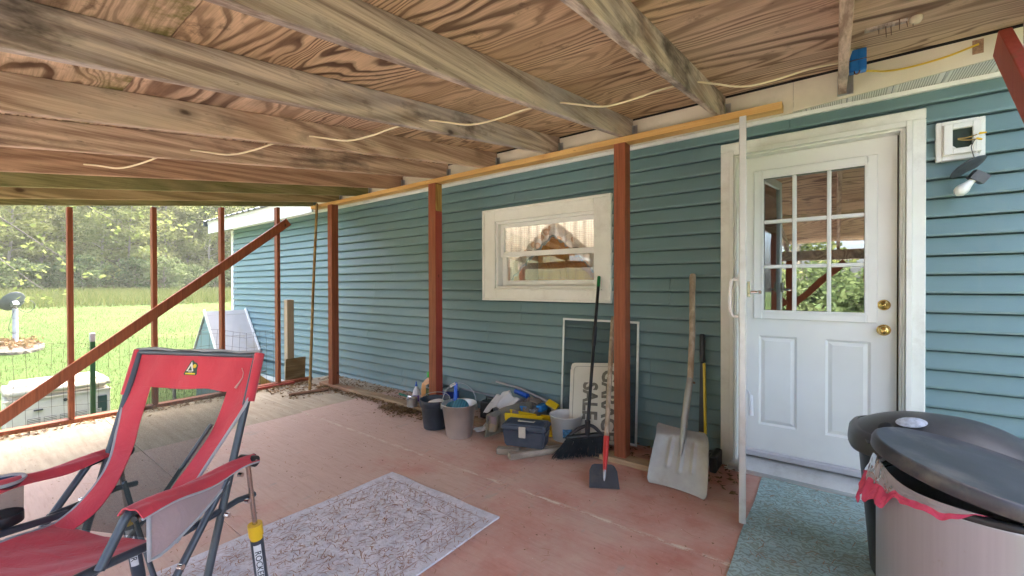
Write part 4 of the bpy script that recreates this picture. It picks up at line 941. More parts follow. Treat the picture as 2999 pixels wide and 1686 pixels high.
def seat(q, w):
    u = (q-.5)*2; v_ = .235+.40*w; hw = .25+.02*w
    z_ = .445+.075*w-.035*(1-u*u)*sin(pi*min(1, .25+w*.7))+.0025*sin(u*9+w*14)
    pull = .045*sin(pi*w)**1.0
    return L(u*(hw-pull*1.0), v_, z_)
mb = MB(); mb.grid(seat, 24, 20, .004); B(mb, 'seat', M_CRED)
for q in (0.0, 1.0):
    mb = MB(); mb.tube([seat(q, w/16)+L(0, 0, .001) for w in range(17)], .0065, 6); B(mb, 'piping', M_CGREY)
mb = MB(); mb.tube([L(-.27, .60, .513), L(.27, .60, .513)], .012, 10); B(mb, 'front_bar', M_CTUBE)
mb = MB(); mb.grid(lambda q, p: seat(.30+.32*q, .72+.16*p)+L(0, 0, .0022), 6, 4); sl = B(mb, 'seat_label', bpy.data.materials['white_label'])
a0, a1_, b0 = seat(.30, .80), seat(.62, .80), seat(.46, .72)
B(text_mb('ROCKER', .038, .0004, frame_m(seat(.46, .80)+L(0, 0, .0045), a1_-a0, b0-seat(.46, .80))), 'lettering', M_CRED, sl)
# arms
for s in (-1, 1):
    U = .285*s
    def arm(q, w, s=s, U=U):
        v_ = -.02+.43*w; wd = .050+.016*w; z_ = .612+.018*w+.004*sin(w*9); a_ = (q-.5)*2
        return L(U+a_*wd*.62, v_, z_-.020*abs(a_)**2.2+.003*sin(a_*6+w*11))
    mb = MB(); mb.grid(arm, 10, 20, .004); B(mb, 'armrest', M_CRED)
    mb = MB(); mb.tube([arm(1.0 if s > 0 else 0.0, w/16) for w in range(17)], .004, 6); B(mb, 'piping', M_CGREY)
def pocket(q, w):
    v_ = .10+.27*q; top = .600+.012*q; bot = top-(.03+.115*min(1, q*1.15)); return L(.298+.018*sin(pi*q)*sin(pi*w*.8), v_, top+(bot-top)*w)
mb = MB(); mb.grid(pocket, 10, 8, .002); pk = B(mb, 'arm_pocket', fabric('mauve_grey_pocket', (.36, .27, .28)))
mb = MB(); mb.tube([pocket(1, w/6) for w in range(7)]+[pocket(1-q/10, 1) for q in range(1, 11)], .0055, 6); B(mb, 'piping', M_CGREY, pk)
mb = MB(); mb.tube([L(.285, .40, .60), L(.24, .33, .585), L(.22, .25, .59)], .008, 6); B(mb, 'pocket_lip', M_CBLK, pk)
# cup holder in the left arm
cc = L(-.292, .345, .634)
mb = MB(); mb.lathe([(.046, -.002), (.056, .004), (.058, .0), (.052, -.008)], 28, Matrix.Translation(cc)); B(mb, 'cup_ring', M_CGREY)
mb = MB(); mb.lathe([(.050, -.004), (.049, -.10), (.047, -.135)], 24, Matrix.Translation(cc)); cupo = B(mb, 'cup_net', mesh_mat('cup_net', (.05, .05, .05), .5))
mb = MB(); mb.lathe([(.0001, -.137), (.047, -.137), (.0505, -.135), (.0505, -.108), (.0495, -.105)], 24, Matrix.Translation(cc)); B(mb, 'cup_base', M_CBLK, cupo)
mb = MB(); mb.lathe([(.0485, -.003), (.0470, -.010), (.0440, -.02)], 24, Matrix.Translation(cc)); B(mb, 'cup_lining', plain('navy_lining', (.03, .05, .10), .8), cupo)
mb = MB(); mb.grid(lambda q, w: L(.262+.012*sin(w*7), .40-.02*w+.02*q, .44-.30*w), 1, 12, .001); B(mb, 'loose_strap', M_CGREY)
mb = MB(); mb.grid(lambda q, w: L(.245+.01*q, .50+.05*q, .47-.10*w+.01*q), 4, 6, .0008); tg = B(mb, 'care_tag', bpy.data.materials['white_label'])
mb = MB(); mb.tube([back(.215+.012*sin(w), .10+.028*w, 1)+L(0, .006, 0) for w in range(5)], [.0012, .0014, .002, .003, .005], 6); B(mb, 'toggle_cord', plain('pink_cord', (.62, .36, .33), .8))
# mountain emblem on the head band
eo = back(-.012, .115, 1)+L(0, .0045, 0); ex = (back(.05, .115)-back(-.05, .115)).normalized(); ey = (back(0, .05)-back(0, .2)).normalized(); em = frame_m(eo, ex, ey)
E_ = MB(); E_.prism([(-.030, -.022), (-.026, -.027), (.026, -.027), (.030, -.022), (.027, -.005), (.028, .012), (.020, .020), (.008, .024), (0, .031), (-.008, .026)], 0, .0016, em); eb = B(E_, 'emblem', plain('emblem_dark_green', (.02, .06, .03), .6))
E_ = MB(); E_.prism([(-.020, -.012), (.012, -.012), (.006, .006), (-.002, .025)], .0017, .0024, em); B(E_, 'peak', plain('emblem_white', (.75, .74, .66), .6), eb)
E_ = MB(); E_.prism([(-.012, -.010), (.006, -.010), (-.003, .008)], .0025, .0030, em); B(E_, 'pine', plain('emblem_teal', (.02, .10, .08), .6), eb)
E_ = MB(); E_.prism([(.014+.008*cos(t*pi/6), .008+.008*sin(t*pi/6)) for t in range(12)], .0017, .0026, em); B(E_, 'sun_disc', plain('emblem_yellow', (.75, .55, .02), .6), eb)
E_ = MB(); E_.prism([(-.022, -.024), (.022, -.024), (.022, -.0185), (-.022, -.0185)], .0017, .0024, em); B(E_, 'banner', bpy.data.materials['emblem_yellow'], eb)
B(text_mb('GCI', .011, .0003, em @ Matrix.Translation((.0, -.0135, .0036))), 'lettering', bpy.data.materials['emblem_white'], eb)

# ------------------------------------------------------------------ mats
def mat_rug(name, base, dark, line):
    t = NT(name); v = t.coord('Object'); s_ = t.sep(v); n = t.noise(v, 9, 8, .75); f = t.noise(v, 120, 4, .7)
    c = t.mix(t.step(n, .40, .70), base, tuple(x*.72 for x in base)); c = t.mix(t.math('MULTIPLY', t.step(f, .5, .75), .55), c, dark)
    sw = t.vor(v, 9, 'DISTANCE_TO_EDGE'); wv = t.node('ShaderNodeTexWave', wave_type='RINGS'); t.l.new(v, wv.inputs[0]); wv.inputs['Scale'].default_value = 9; wv.inputs['Distortion'].default_value = 14; wv.inputs['Detail'].default_value = 2; wv.inputs['Detail Scale'].default_value = 2.5
    pm = t.step(wv.outputs['Fac'], .52, .66)
    return t, v, s_, c, pm, f, n
t, v, s_, c, pm, f, n = mat_rug('pale_grey_rug', (.70, .69, .73), (.36, .30, .29), 0)
ax_ = t.math('SUBTRACT', .455, t.math('ABSOLUTE', s_[0])); ay_ = t.math('SUBTRACT', .70, t.math('ABSOLUTE', s_[1])); e = t.math('MINIMUM', ax_, ay_)
l1 = t.math('MULTIPLY', t.step(t.math('ABSOLUTE', t.math('SUBTRACT', e, .065)), .006, .003), 1.0); l2 = t.step(t.math('ABSOLUTE', t.math('SUBTRACT', e, .155)), .006, .003)
pn = t.step(t.noise(v, 17, 6, .7), .5, .6); key = t.math('MULTIPLY', t.math('MULTIPLY', t.step(e, .075, .08), t.step(e, .15, .145)), t.step(t.math('SINE', t.math('MULTIPLY', t.math('ADD', s_[0], s_[1]), 130)), .3, .6))
inn = t.math('MULTIPLY', t.math('MULTIPLY', t.step(e, .16, .17), t.step(t.noise(v, 26, 5, .7, 1.5), .52, .60)), .5)
mk = t.math('MAXIMUM', t.math('MAXIMUM', t.math('MULTIPLY', l1, .55), t.math('MULTIPLY', l2, .55)), t.math('MAXIMUM', t.math('MULTIPLY', key, .28), t.math('MULTIPLY', inn, .6)))
c = t.mix(t.math('MULTIPLY', mk, t.math('MULTIPLY_ADD', pn, .9, .5)), c, (.33, .20, .16)); t.color(c); t.set(rough=.95, spec=.1); t.bump(f, .5, .003); M_RUG = t.m
def rug(name, x0, x1, y0, y1, mat, label, h=.010):
    m_ = MB(); cx_, cy_ = (x0+x1)/2, (y0+y1)/2; nu, nv = 24, 30
    m_.grid(lambda q, w: (x0-cx_+(x1-x0)*q+.004*sin(w*11+q), y0-cy_+(y1-y0)*w+.004*sin(q*13), h+.0015*sin(q*17+w*5)*sin(w*13)), nu, nv, h-.0012)
    o = m_.build(name, mat, None, label, 'rug', world=False); o.location = (cx_, cy_, 0.0); return o
rug('floor_rug', -2.335, -1.425, -2.90, -1.497, M_RUG, 'flat pale grey patterned rug strewn with pine needles on the red floor')
t, v, s_, c, pm, f, n = mat_rug('teal_mat', (.42, .58, .58), (.19, .32, .32), 0)
dirt = t.step(t.noise(v, 3.2, 7, .7), .46, .72); c = t.mix(t.math('MULTIPLY', pm, .5), c, (.20, .22, .15)); c = t.mix(t.math('MULTIPLY', dirt, .35), c, (.30, .24, .13))
t.color(c); t.set(rough=.95, spec=.1); t.bump(t.math('ADD', f, t.math('MULTIPLY', pm, -1.5)), .9, .004); M_TEAL = t.m
rug('door_mat', -.372, .43, -1.42, -.115, M_TEAL, 'teal carved swirl mat on the floor before the door', .009)

# ------------------------------------------------------------------ waste bins
M_STAIN = NT('brushed_stainless'); v = M_STAIN.coord('Object'); br = M_STAIN.noise(M_STAIN.scl(v, (1, 1, .02)), 90, 4, .6); rs = M_STAIN.step(M_STAIN.noise(v, 17, 9, .75), .64, .70)
M_STAIN.color(M_STAIN.mix(M_STAIN.math('MULTIPLY', rs, .6), M_STAIN.mix(br, (.42, .45, .50), (.52, .55, .60)), (.30, .18, .09))); M_STAIN.set(rough=.36, metal=.55); M_STAIN = M_STAIN.m
can = thing('steel_trash_can', (.36, -1.33, 0), 'round stainless trash can with tilted black lid over a pink bag', 'trash can')
C0 = Matrix.Translation((.36, -1.33, 0))
mb = MB(); mb.lathe([(.0001, .002), (.235, .002), (.245, .02), (.25, .05)], 48, C0); mb.build('base', M_BLACKP, can)
mb = MB(); mb.lathe([(.2475, .05), (.2485, .58), (.251, .588), (.251, .594), (.243, .594), (.241, .5)], 48, C0); mb.build('body', M_STAIN, can)
mb = MB(); mb.lathe([(.240, .585), (.2535, .5945), (.2545, .606), (.249, .614), (.238, .612)], 48, C0); mb.build('rim', M_BLACKP, can)
LT = Matrix.Translation((.36, -1.33, .632)) @ Matrix.Rotation(.20, 4, 'Y')
mb = MB(); mb.lathe([(.24, -.004), (.262, .0), (.270, .006), (.272, .030), (.268, .043), (.262, .048), (.257, .044), (.12, .049), (.0001, .051)], 56, LT); mb.lathe([(.24, -.004), (.20, .012), (.0001, .014)], 40, LT); mb.build('lid', plain('scuffed_black_lid', (.058, .061, .072), .40, var=.3, sc=9, dirt=((.24, .22, .19), .6)), can)
mb = MB(); mb.box(.56, .66, -1.42, -1.24, .50, .60, b=.015); mb.build('hinge', M_BLACKP, can)
bin2 = thing('black_trash_can', (.34, -.80, 0), 'black plastic swing-top bin with domed lid behind the steel can', 'trash can')
B0 = Matrix.Translation((.34, -.80, 0))
mb = MB(); mb.lathe([(.0001, .002), (.80, .002), (.84, .02), (1.0, .545)], 56, B0, sx=.26, sy=.205, pw=3.4); mb.build('body', M_BLACKP, bin2)
M_GBIN = plain('grey_black_plastic', (.055, .055, .059), .40, var=.15, dirt=((.18, .17, .15), .25))
mb = MB(); mb.lathe([(1.0, .535), (1.07, .54), (1.09, .555), (1.07, .60), (1.02, .62), (.96, .625)], 56, B0, sx=.272, sy=.215, pw=3.2); mb.build('collar', M_GBIN, bin2)
mb = MB(); mb.grid(lambda q, w: Vector((.34+(q-.5)*2*.262*cos((w-.5)*.9), -.80+(w-.5)*2*.200, .598+.105*max(0, cos((w-.52)*pi*.98))**.75*(1-.75*abs((q-.5)*2)**2.6))), 28, 20, .004); lidb = mb.build('swing_lid', M_GBIN, bin2)
mb = MB(); mb.lathe([(.0001, .004), (.022, .004), (.026, .0)], 16, Matrix.Translation((.165, -.925, .652)) @ Matrix.Rotation(.75, 4, 'X') @ Matrix.Rotation(-.35, 4, 'Y')); mb.build('push_button', M_BLACKP, lidb)
mb = MB(); mb.lathe([(.0001, .0012), (1, .001), (1.02, 0)], 24, Matrix.Translation((.245, -.905, .683)) @ Matrix.Rotation(.62, 4, 'X') @ Matrix.Rotation(-.20, 4, 'Y'), sx=.048, sy=.026)
st = mb.build('oval_sticker', plain('sticker_print', (.55, .60, .68), .4, var=.35, sc=60), lidb)
# bag: clear film with a pink drawstring hem, crumpled over the rim
M_PINK = NT('pink_film'); v = M_PINK.coord('Object'); M_PINK.color(M_PINK.mix(M_PINK.noise(v, 40, 3), (.72, .07, .17), (.85, .17, .28))); M_PINK.set(rough=.22, spec=.7, trans=.25, ior=1.1); M_PINK = M_PINK.m
t = NT('clear_film'); t.n.remove(t.b); gl = t.node('ShaderNodeBsdfGlossy'); gl.inputs['Roughness'].default_value = .12; gl.inputs['Color'].default_value = (.9, .9, .92, 1); tp = t.node('ShaderNodeBsdfTransparent'); tp.inputs[0].default_value = (.93, .93, .95, 1)
df = t.node('ShaderNodeBsdfDiffuse'); df.inputs[0].default_value = (.8, .74, .78, 1); m1 = t.node('ShaderNodeMixShader'); m1.inputs[0].default_value = .4; t.l.new(tp.outputs[0], m1.inputs[1]); t.l.new(df.outputs[0], m1.inputs[2])
lw = t.node('ShaderNodeLayerWeight'); lw.inputs[0].default_value = .15; m2_ = t.node('ShaderNodeMixShader'); t.l.new(lw.outputs['Fresnel'], m2_.inputs[0]); t.l.new(m1.outputs[0], m2_.inputs[1]); t.l.new(gl.outputs[0], m2_.inputs[2]); t.l.new(m2_.outputs[0], t.out.inputs[0]); M_FILM = t.m
bag = thing('bin_bag', (.36, -1.33, .60), 'crumpled clear bag with bright pink hem hanging over the steel can rim', 'bag')
A0, A1 = radians(135), radians(262)
def tri(x): return abs((x % 1.0)*2-1)
def film(q, ww):
    a_ = A0+(A1-A0)*q; deg = math.degrees(a_); pk = math.exp(-((deg-190)/22)**2); env = sm(q, 0, .10)*(1-sm(q, .86, 1))
    cr_ = mnoise.noise((q*34, ww*4.5, 4)); c2 = mnoise.noise((q*12, ww*1.5, 8))
    rr = .2565+(.022*pk+.012)*ww*env+(.012*cr_+.020*c2)*min(1, ww*1.6)*(.25+pk)*env
    hang = (.034+.080*pk)*env*(1+.55*mnoise.noise((q*16, 0, 7)))
    return Vector((.36+cos(a_)*rr, -1.33+sin(a_)*rr, .622+.048*pk-(hang+.028*pk)*ww+(.010*mnoise.noise((q*30, ww*5, 9)))*ww*(.2+pk)))
mb = MB(); mb.grid(lambda q, w: film(q, w*.62), 110, 8, 0, smooth=False); mb.build('film', M_FILM, bag)
mb = MB(); mb.grid(lambda q, w: film(q, .62+w*.48), 110, 4, .0005, smooth=False); mb.build('hem', M_PINK, bag)

# ------------------------------------------------------------------ tools by the wall
sv = thing('grain_shovel', (-.765, -.60, 0), 'broad aluminium scoop shovel with worn wooden handle leaning beside the door', 'shovel')
M_SHOV = plain('worn_aluminium_scoop', (.36, .355, .33), .48, .55, var=.18, sc=7, dirt=((.27, .24, .18), .6))
b0 = Vector((-.765, -.625, .003)); tp_ = Vector((-.815, -.048, 1.315)); yd = (tp_-b0).normalized(); xd = Vector((1, -.02, -.03)).normalized(); SM = frame_m(b0, xd, yd)
rg = random.Random(4)
def blade(q, w):
    u = (q-.5)*2; y_ = .36*w; hw = .176-.026*w**1.5
    if w < .08: hw *= .90+.10*(w/.08)**.5
    if w > .93: hw *= 1-.10*((w-.93)/.07)**2
    rib = 0.0
    for c_, r0, r1 in ((-.42, .30, .86), (.0, .26, 1.0), (.44, .30, .86)):
        if r0 < w < r1: rib += .010*math.exp(-((u-c_)/.065)**2)*min(1, (w-r0)/.05)*min(1, (r1-w)/.06 if r1 < 1 else 1)
    curl = .050*abs(u)**3.2*(.35+.65*w)+.045*max(0, (w-.80)/.2)**2*(1-.55*math.exp(-(u/.25)**2))
    return SM @ Vector((u*hw, y_+.010*(1-u*u)*(w < .02), rib+curl))
mb = MB(); mb.grid(blade, 44, 36, .003); mb.build('scoop', M_SHOV, sv)
mb = MB(); mb.tube([SM @ Vector(p) for p in ((0, .20, .012), (0, .32, .022), (0, .42, .040), (0, .58, .050), (0, .68, .048))], [.008, .019, .021, .021, .0205], 14); mb.build('socket', M_SHOV, sv)
mb = MB(); h0 = SM @ Vector((0, .67, .048)); mb.tube([h0, lerp(h0, tp_, .4)+Vector((.006, 0, 0)), lerp(h0, tp_, .8), lerp(h0, tp_, .97), tp_], [.0185, .019, .019, .022, .019], 14); mb.build('handle', W_TOOL, sv)
mb = MB(); mb.tube([SM @ Vector((.012, .655, .048)), SM @ Vector((.032, .655, .048))], .007, 8); mb.build('rivet', plain('rust', (.16, .08, .05), .8), sv)

ax = thing('maul', (-.745, -.16, 0), 'black and yellow fibreglass handled maul standing head down behind the shovel', 'maul')
mb = MB(); e0, e1 = Vector((-.725, -.14, .12)), Vector((-.752, -.040, .895))
def axseg(f0, f1, w, h, nm, mt, b=.004): m_ = MB(); m_.beam(lerp(e0, e1, f0), lerp(e0, e1, f1), w, h, up=(0, -1, .1), b=b); return m_.build(nm, mt, ax)
M_YEL = plain('yellow_fibreglass', (.72, .50, .01), .35, var=.08)
axseg(.0, .12, .048, .040, 'collar', M_BLACKP); axseg(.12, .14, .046, .038, 'band', M_YEL, .002)
def taper(nm, mt, f0, f1, x0a, x1a, x0b, x1b, d):
    p, q = lerp(e0, e1, f0), lerp(e0, e1, f1); m_ = MB(); m_.add([p+Vector((x0a, -d, 0)), p+Vector((x1a, -d, 0)), q+Vector((x1b, -d, 0)), q+Vector((x0b, -d, 0)), p+Vector((x0a, d, 0)), p+Vector((x1a, d, 0)), q+Vector((x1b, d, 0)), q+Vector((x0b, d, 0))], [(0, 1, 2, 3), (7, 6, 5, 4), (0, 4, 5, 1), (1, 5, 6, 2), (2, 6, 7, 3), (3, 7, 4, 0)]); return m_.build(nm, mt, ax)
taper('black_sleeve', M_BLACKP, .142, .74, -.024, .010, -.012, .004, .016); taper('yellow_face', M_YEL, .142, .74, .0105, .024, .0045, .017, .0155)
axseg(.742, 1.0, .034, .036, 'grip', M_BLACKP, .008)
mb = MB(); mb.box(-.665, -.62, -.24, -.05, .003, .115, b=.012); mb.add([(-.665, -.17, .02), (-.665, -.10, .02), (-.665, -.10, .11), (-.665, -.17, .11), (-.80, -.14, .045), (-.80, -.13, .045), (-.80, -.13, .09), (-.80, -.14, .09)], [(0, 3, 2, 1), (4, 5, 6, 7), (0, 1, 5, 4), (1, 2, 6, 5), (2, 3, 7, 6), (3, 0, 4, 7)]); mb.build('head', M_BLACKP, ax)

sw = thing('angle_broom', (-1.44, -.53, 0), 'black angle broom with green-tipped handle leaning by the window', 'broom')
j0 = Vector((-1.425, -.485, .235)); jt = Vector((-1.545, -.045, 1.315)); M_BHAND = plain('black_metal_handle', (.018, .018, .02), .3, .2)
mb = MB(); mb.tube([j0, lerp(j0, jt, .92)], .0125, 12); mb.build('handle', M_BHAND, sw)
mb = MB(); mb.tube([lerp(j0, jt, .92), lerp(j0, jt, .995), jt], [.0135, .0135, .008], 12); mb.build('green_tip', plain('green_cap', (.01, .17, .05), .35), sw)
mb = MB(); mb.tube([lerp(j0, jt, .50), lerp(j0, jt, .63)], .0165, 12); mb.build('twist_lock', M_BLACKP, sw)
bl_, br_ = Vector((-1.545, -.565, .140)), Vector((-1.345, -.425, .165)); cen = (bl_+br_)/2
mb = MB(); mb.tube(bez([bl_+Vector((-.012, 0, -.012)), lerp(bl_, br_, .28)+Vector((0, 0, .05)), j0+Vector((0, 0, -.005)), lerp(bl_, br_, .80)+Vector((0, 0, .055)), br_+Vector((.012, 0, -.012))], 8), .013, 8); mb.tube([bl_, br_], .019, 10); mb.tube([j0+Vector((0, 0, .03)), j0+Vector((.0, -.002, -.085))], [.021, .017], 12); mb.build('broom_head', M_BLACKP, sw)
br = MB(); rg = random.Random(12)
f0, f1 = Vector((-1.60, -.66, .004)), Vector((-1.318, -.430, .016))
for i in range(420):
    u = rg.random(); p = lerp(bl_, br_, u)+Vector((rg.uniform(-.006, .006), rg.uniform(-.014, .014), -.005)); q = lerp(f0, f1, u)+Vector((rg.gauss(0, .012), rg.gauss(0, .020), rg.uniform(0, .012)))
    if i % 29 == 0: q += Vector((-.05, -.03, .02))
    br.tube([p, lerp(p, q, .5)+Vector((0, .004, 0)), q], [.0019, .0019, .0014], 3, caps=False)
o = br.build('bristles', plain('dark_bristle', (.02, .026, .032), .5, var=.5), sw); o['kind'] = 'stuff'

scp = thing('floor_scraper', (-1.12, -.84, 0), 'floor scraper with pale handle, red sleeve and dark flat blade', 'scraper')
s0, s1 = Vector((-1.150, -.790, .085)), Vector((-1.375, -.155, .995))
pb = lambda t_: lerp(s0, s1, t_)
mb = MB(); mb.tube([pb(.18), pb(.6), pb(.97), pb(1.0)], [.0155, .0165, .017, .012], 14); mb.build('handle', W_TOOL, scp)
mb = MB(); mb.tube([pb(-.01), pb(.09), pb(.185)], [.0105, .0175, .0185], 14); mb.build('red_sleeve', plain('red_sleeve_paint', (.55, .03, .025), .35), scp)
mb = MB(); mb.tube([pb(-.075), pb(.0)], [.006, .0115], 10); mb.build('tang', M_STEEL, scp)
ba, bb = Vector((-1.200, -.903, .004)), Vector((-1.042, -.812, .004)); upv = Vector((-.062, .105, .118)); SB = frame_m((ba+bb)/2, bb-ba, upv); wv_ = (bb-ba).length; hv_ = .148
mb = MB(); mb.prism([(-wv_/2, 0), (wv_/2, 0), (wv_/2-.006, hv_*.72), (wv_/2-.022, hv_*.95), (wv_/2-.04, hv_), (-wv_/2+.04, hv_), (-wv_/2+.022, hv_*.95), (-wv_/2+.006, hv_*.72)], 0, .003, SB); mb.build('blade', plain('dark_blade_steel', (.075, .085, .10), .5, .5, var=.25, dirt=((.2, .17, .14), .4)), scp)

sq = thing('push_squeegee', (-4.87, -.75, 0), 'wooden long-handled push squeegee standing upright by the deck end', 'squeegee')
q0, q1 = Vector((-4.875, -.735, .03)), Vector((-5.175, -.475, 2.268))
mb = MB(); mb.tube([q0, lerp(q0, q1, .5)+Vector((.01, -.012, 0)), q1], [.0165, .0165, .0155], 12); mb.build('handle', wood('dirty_brown_handle', (.42, .28, .11), (.22, .13, .045), 2, 4, 1, [((.12, .09, .05), .6, 7, .5)], rscale=8), sq)
mb = MB(); mb.beam((-4.885, -.968, .020), (-4.785, -.560, .020), .030, .026, b=.004); mb.build('head', wood('worn_squeegee_head', (.36, .20, .12), (.2, .1, .06), 1, 4, 1), sq)
mb = MB(); mb.beam((-4.880, -.962, .0042), (-4.790, -.566, .0042), .008, .006); mb.build('rubber_lip', M_BLACKP, sq)

# screens and signs leaning on the wall
def leanframe(name, label, x0, x1, z1, yb_, yt_, w, mat, meshm, rotz=0):
    t_ = thing(name, ((x0+x1)/2, yb_, 0), label, 'screen', None); h = sqrt(z1**2+(yt_-yb_)**2); m_ = frame_m(((x0+x1)/2, yb_, .003), (1, 0, 0), (0, yt_-yb_, z1)); W2 = (x1-x0)/2
    for nm, a_ in (('stile', (-W2, -W2+w, 0, h)), ('stile', (W2-w, W2, 0, h)), ('rail', (-W2+w, W2-w, h-w, h)), ('rail', (-W2+w, W2-w, 0, w))):
        q = MB(); q.box(a_[0], a_[1], a_[2], a_[3], -.005, .005, m_, b=.0015); q.build(nm, mat, t_)
    q = MB(); q.box(-W2+w, W2-w, w, h-w, -.001, .001, m_); q.build('screen_cloth', meshm, t_); return t_
leanframe('window_screen', 'large aluminium window screen with dark cloth leaning on the siding', -1.892, -1.212, .955, -.085, -.030, .017, M_ALU, mesh_mat('dark_screen_cloth', (.05, .065, .07), .18))
leanframe('window_screen', 'smaller pale screen frame with green cloth, mostly hidden behind the signs', -1.765, -1.34, .535, -.165, -.125, .020, M_ALU, mesh_mat('green_screen_cloth', (.03, .10, .02), .8))
M_SIGN = plain('grubby_sign_plastic', (.62, .60, .52), .5, var=.07, sc=4, dirt=((.4, .36, .28), .35)); M_INK = plain('faded_ink', (.15, .14, .115), .6, var=.35, sc=20)
def yard_sign(label, cx_, yb_, yt_, h, w, tilt, z0, letters):
    t_ = thing('yard_sign', (cx_, yb_, 0), label, 'sign'); m_ = frame_m((cx_, yb_, z0), (1, 0, 0), (0, yt_-yb_, h)) @ Matrix.Rotation(tilt, 4, 'Z'); r = .03
    poly = [(sx*(w/2-r)+r*cos(a_), (h-r if sy > 0 else r)+r*sin(a_)) for sx, sy, st_ in ((1, 1, 0), (-1, 1, 90), (-1, -1, 180), (1, -1, 270)) for a_ in (radians(st_), radians(st_+45), radians(st_+90))]
    q = MB(); q.prism(poly, -.003, 0, m_); q.build('panel', M_SIGN, t_)
    for off, th in ((.028, .0032),):
        ip = [(sx*(w/2-off-r)+r*cos(a_), (h-off-r if sy > 0 else off+r)+r*sin(a_)) for sx, sy, st_ in ((1, 1, 0), (-1, 1, 90), (-1, -1, 180), (1, -1, 270)) for a_ in (radians(st_), radians(st_+45), radians(st_+90))]
        q = MB(); pts = [m_ @ Vector((x, y, .0006)) for x, y in ip]; q.tube(pts+[pts[0]], th/2, 4, caps=False); q.build('border_line', M_INK, t_)
    for txt, sz, lx, ly in letters:
        q = text_mb(txt, sz, .0004, m_ @ Matrix.Translation((lx, ly, .0012)) @ Matrix.Rotation(-pi/2, 4, 'Z') @ Matrix.Diagonal((.78, 1, 1, 1)), bold=.006); q.build('lettering', M_INK, t_)
    return t_
yard_sign('white GARAGE SALE sign on its side leaning behind the near post', -1.460, -.30, -.135, .60, .455, .10, .045, [('SALE', .172, -.055, .305), ('GARAGE', .172, .105, .285)])
yard_sign('blank pale sign board behind the lettered sale sign', -1.44, -.255, -.115, .575, .45, .14, .03, [])

# ------------------------------------------------------------------ buckets, paint and odds and ends
def pail(name, label, x, y, r0, r1, h, mat, rimr=.004, z=0.0, n=36, sx=1.0, wall=.003):
    t_ = thing(name, (x, y, z), label, 'bucket'); m_ = Matrix.Translation((x, y, z+.0006)); q = MB()
    q.lathe([(.0001, 0), (r0, 0), (r0+.002, .004), (r1, h), (r1+rimr, h+.001), (r1+rimr, h+.005), (r1-.001, h+.005), (r1-wall, h-.002), (r0-wall, .006), (.0001, .006)], n, m_); q.build('shell', mat, t_); return t_, m_
def bail(t_, x, y, z, r, h, ang_, tilt, mat, rad=.003):
    q = MB(); d = Vector((cos(ang_), sin(ang_), 0)); n = Vector((-sin(ang_), cos(ang_), 0)); c_ = Vector((x, y, z)); pts = []
    for k in range(17):
        a_ = pi*k/16; pts.append(c_+d*(-cos(a_)*r)+(Vector((0, 0, 1))*cos(tilt)+n*sin(tilt))*sin(a_)*h)
    q.tube(pts, rad, 6); return q.build('handle', mat, t_)
M_RUB = plain('dark_blue_grey_rubber', (.035, .045, .06), .5, var=.2, dirt=((.15, .15, .15), .3))
bk1, m_ = pail('black_bucket', 'dark rubber bucket holding a white disc left of the steel pail', -2.80, -.69, .098, .128, .245, M_RUB, .006)
q = MB(); q.lathe([(.1285, .19), (.133, .192), (.135, .245), (.1345, .25)], 36, m_); q.build('rim_band', M_RUB, bk1); bail(bk1, -2.80, -.69, .245, .132, .10, .4, 1.15, M_STEEL)
mb = MB(); mb.lathe([(.0001, .020), (.05, .017), (.074, .008), (.080, 0), (.0001, 0)], 28, Matrix.Translation((-2.785, -.70, .215)) @ Matrix.Rotation(.18, 4, 'X')); mb.build('plastic_disc', M_TRIMC, label='white plastic disc lying in the dark rubber bucket', cat='lid')
M_PAILS = plain('dented_steel_pail', (.66, .63, .60), .38, .8, var=.12, sc=5, dirt=((.30, .24, .2), .3))
bk2, m_ = pail('steel_pail', 'shiny steel pail holding blue sanding discs and a blue brush', -2.485, -.715, .102, .142, .265, M_PAILS, .005); bail(bk2, -2.485, -.715, .262, .144, .17, .55, .12, M_STEEL)
for s in (-1, 1):
    q = MB(); e = Vector((-2.485+s*.146*cos(.55), -.715+s*.146*sin(.55), .235)); q.box(e.x-.008, e.x+.008, e.y-.008, e.y+.008, e.z-.02, e.z+.03, b=.002); q.build('ear', M_STEEL, bk2)
M_DISC = NT('teal_ribbed_disc'); v = M_DISC.coord('Object'); s_ = M_DISC.sep(v); wv = M_DISC.math('SINE', M_DISC.math('MULTIPLY', s_[0], 300)); M_DISC.color(M_DISC.mix(M_DISC.step(wv, -.4, .8), (.03, .14, .19), (.05, .22, .27))); M_DISC.set(rough=.6); M_DISC.bump(wv, .5, .003); M_DISC = M_DISC.m
for i, (dx, dz, ry, rx, lab) in enumerate([(.030, .235, .95, -.65, 'ribbed teal sanding disc topmost in the steel pail'), (-.045, .205, .85, -.5, 'ribbed teal sanding disc lower in the steel pail')]):
    mb = MB(); mb.lathe([(.0001, .016), (.068, .016), (.076, .008), (.072, 0), (.0001, 0)], 30); o = mb.build('sanding_disc', M_DISC, None, lab, 'disc', 'discs in the steel pail', world=False); o.location = (-2.485+dx, -.735, dz); o.rotation_euler = (pi/2+rx, ry*.35, .6)
M_BLUEP = plain('bright_blue_plastic', (.01, .10, .55), .35, var=.2)
wb = thing('wash_brush', (-2.57, -.69, .02), 'blue handled brush with white tip standing in the steel pail', 'brush')
mb = MB(); mb.beam((-2.555, -.70, .03), (-2.600, -.635, .41), .030, .013, up=(.6, -.8, 0), b=.004); mb.build('handle', M_BLUEP, wb)
mb = MB(); mb.tube([(-2.600, -.640, .40), (-2.640, -.66, .375)], .013, 8); mb.build('white_tip', M_TRIMC, wb)
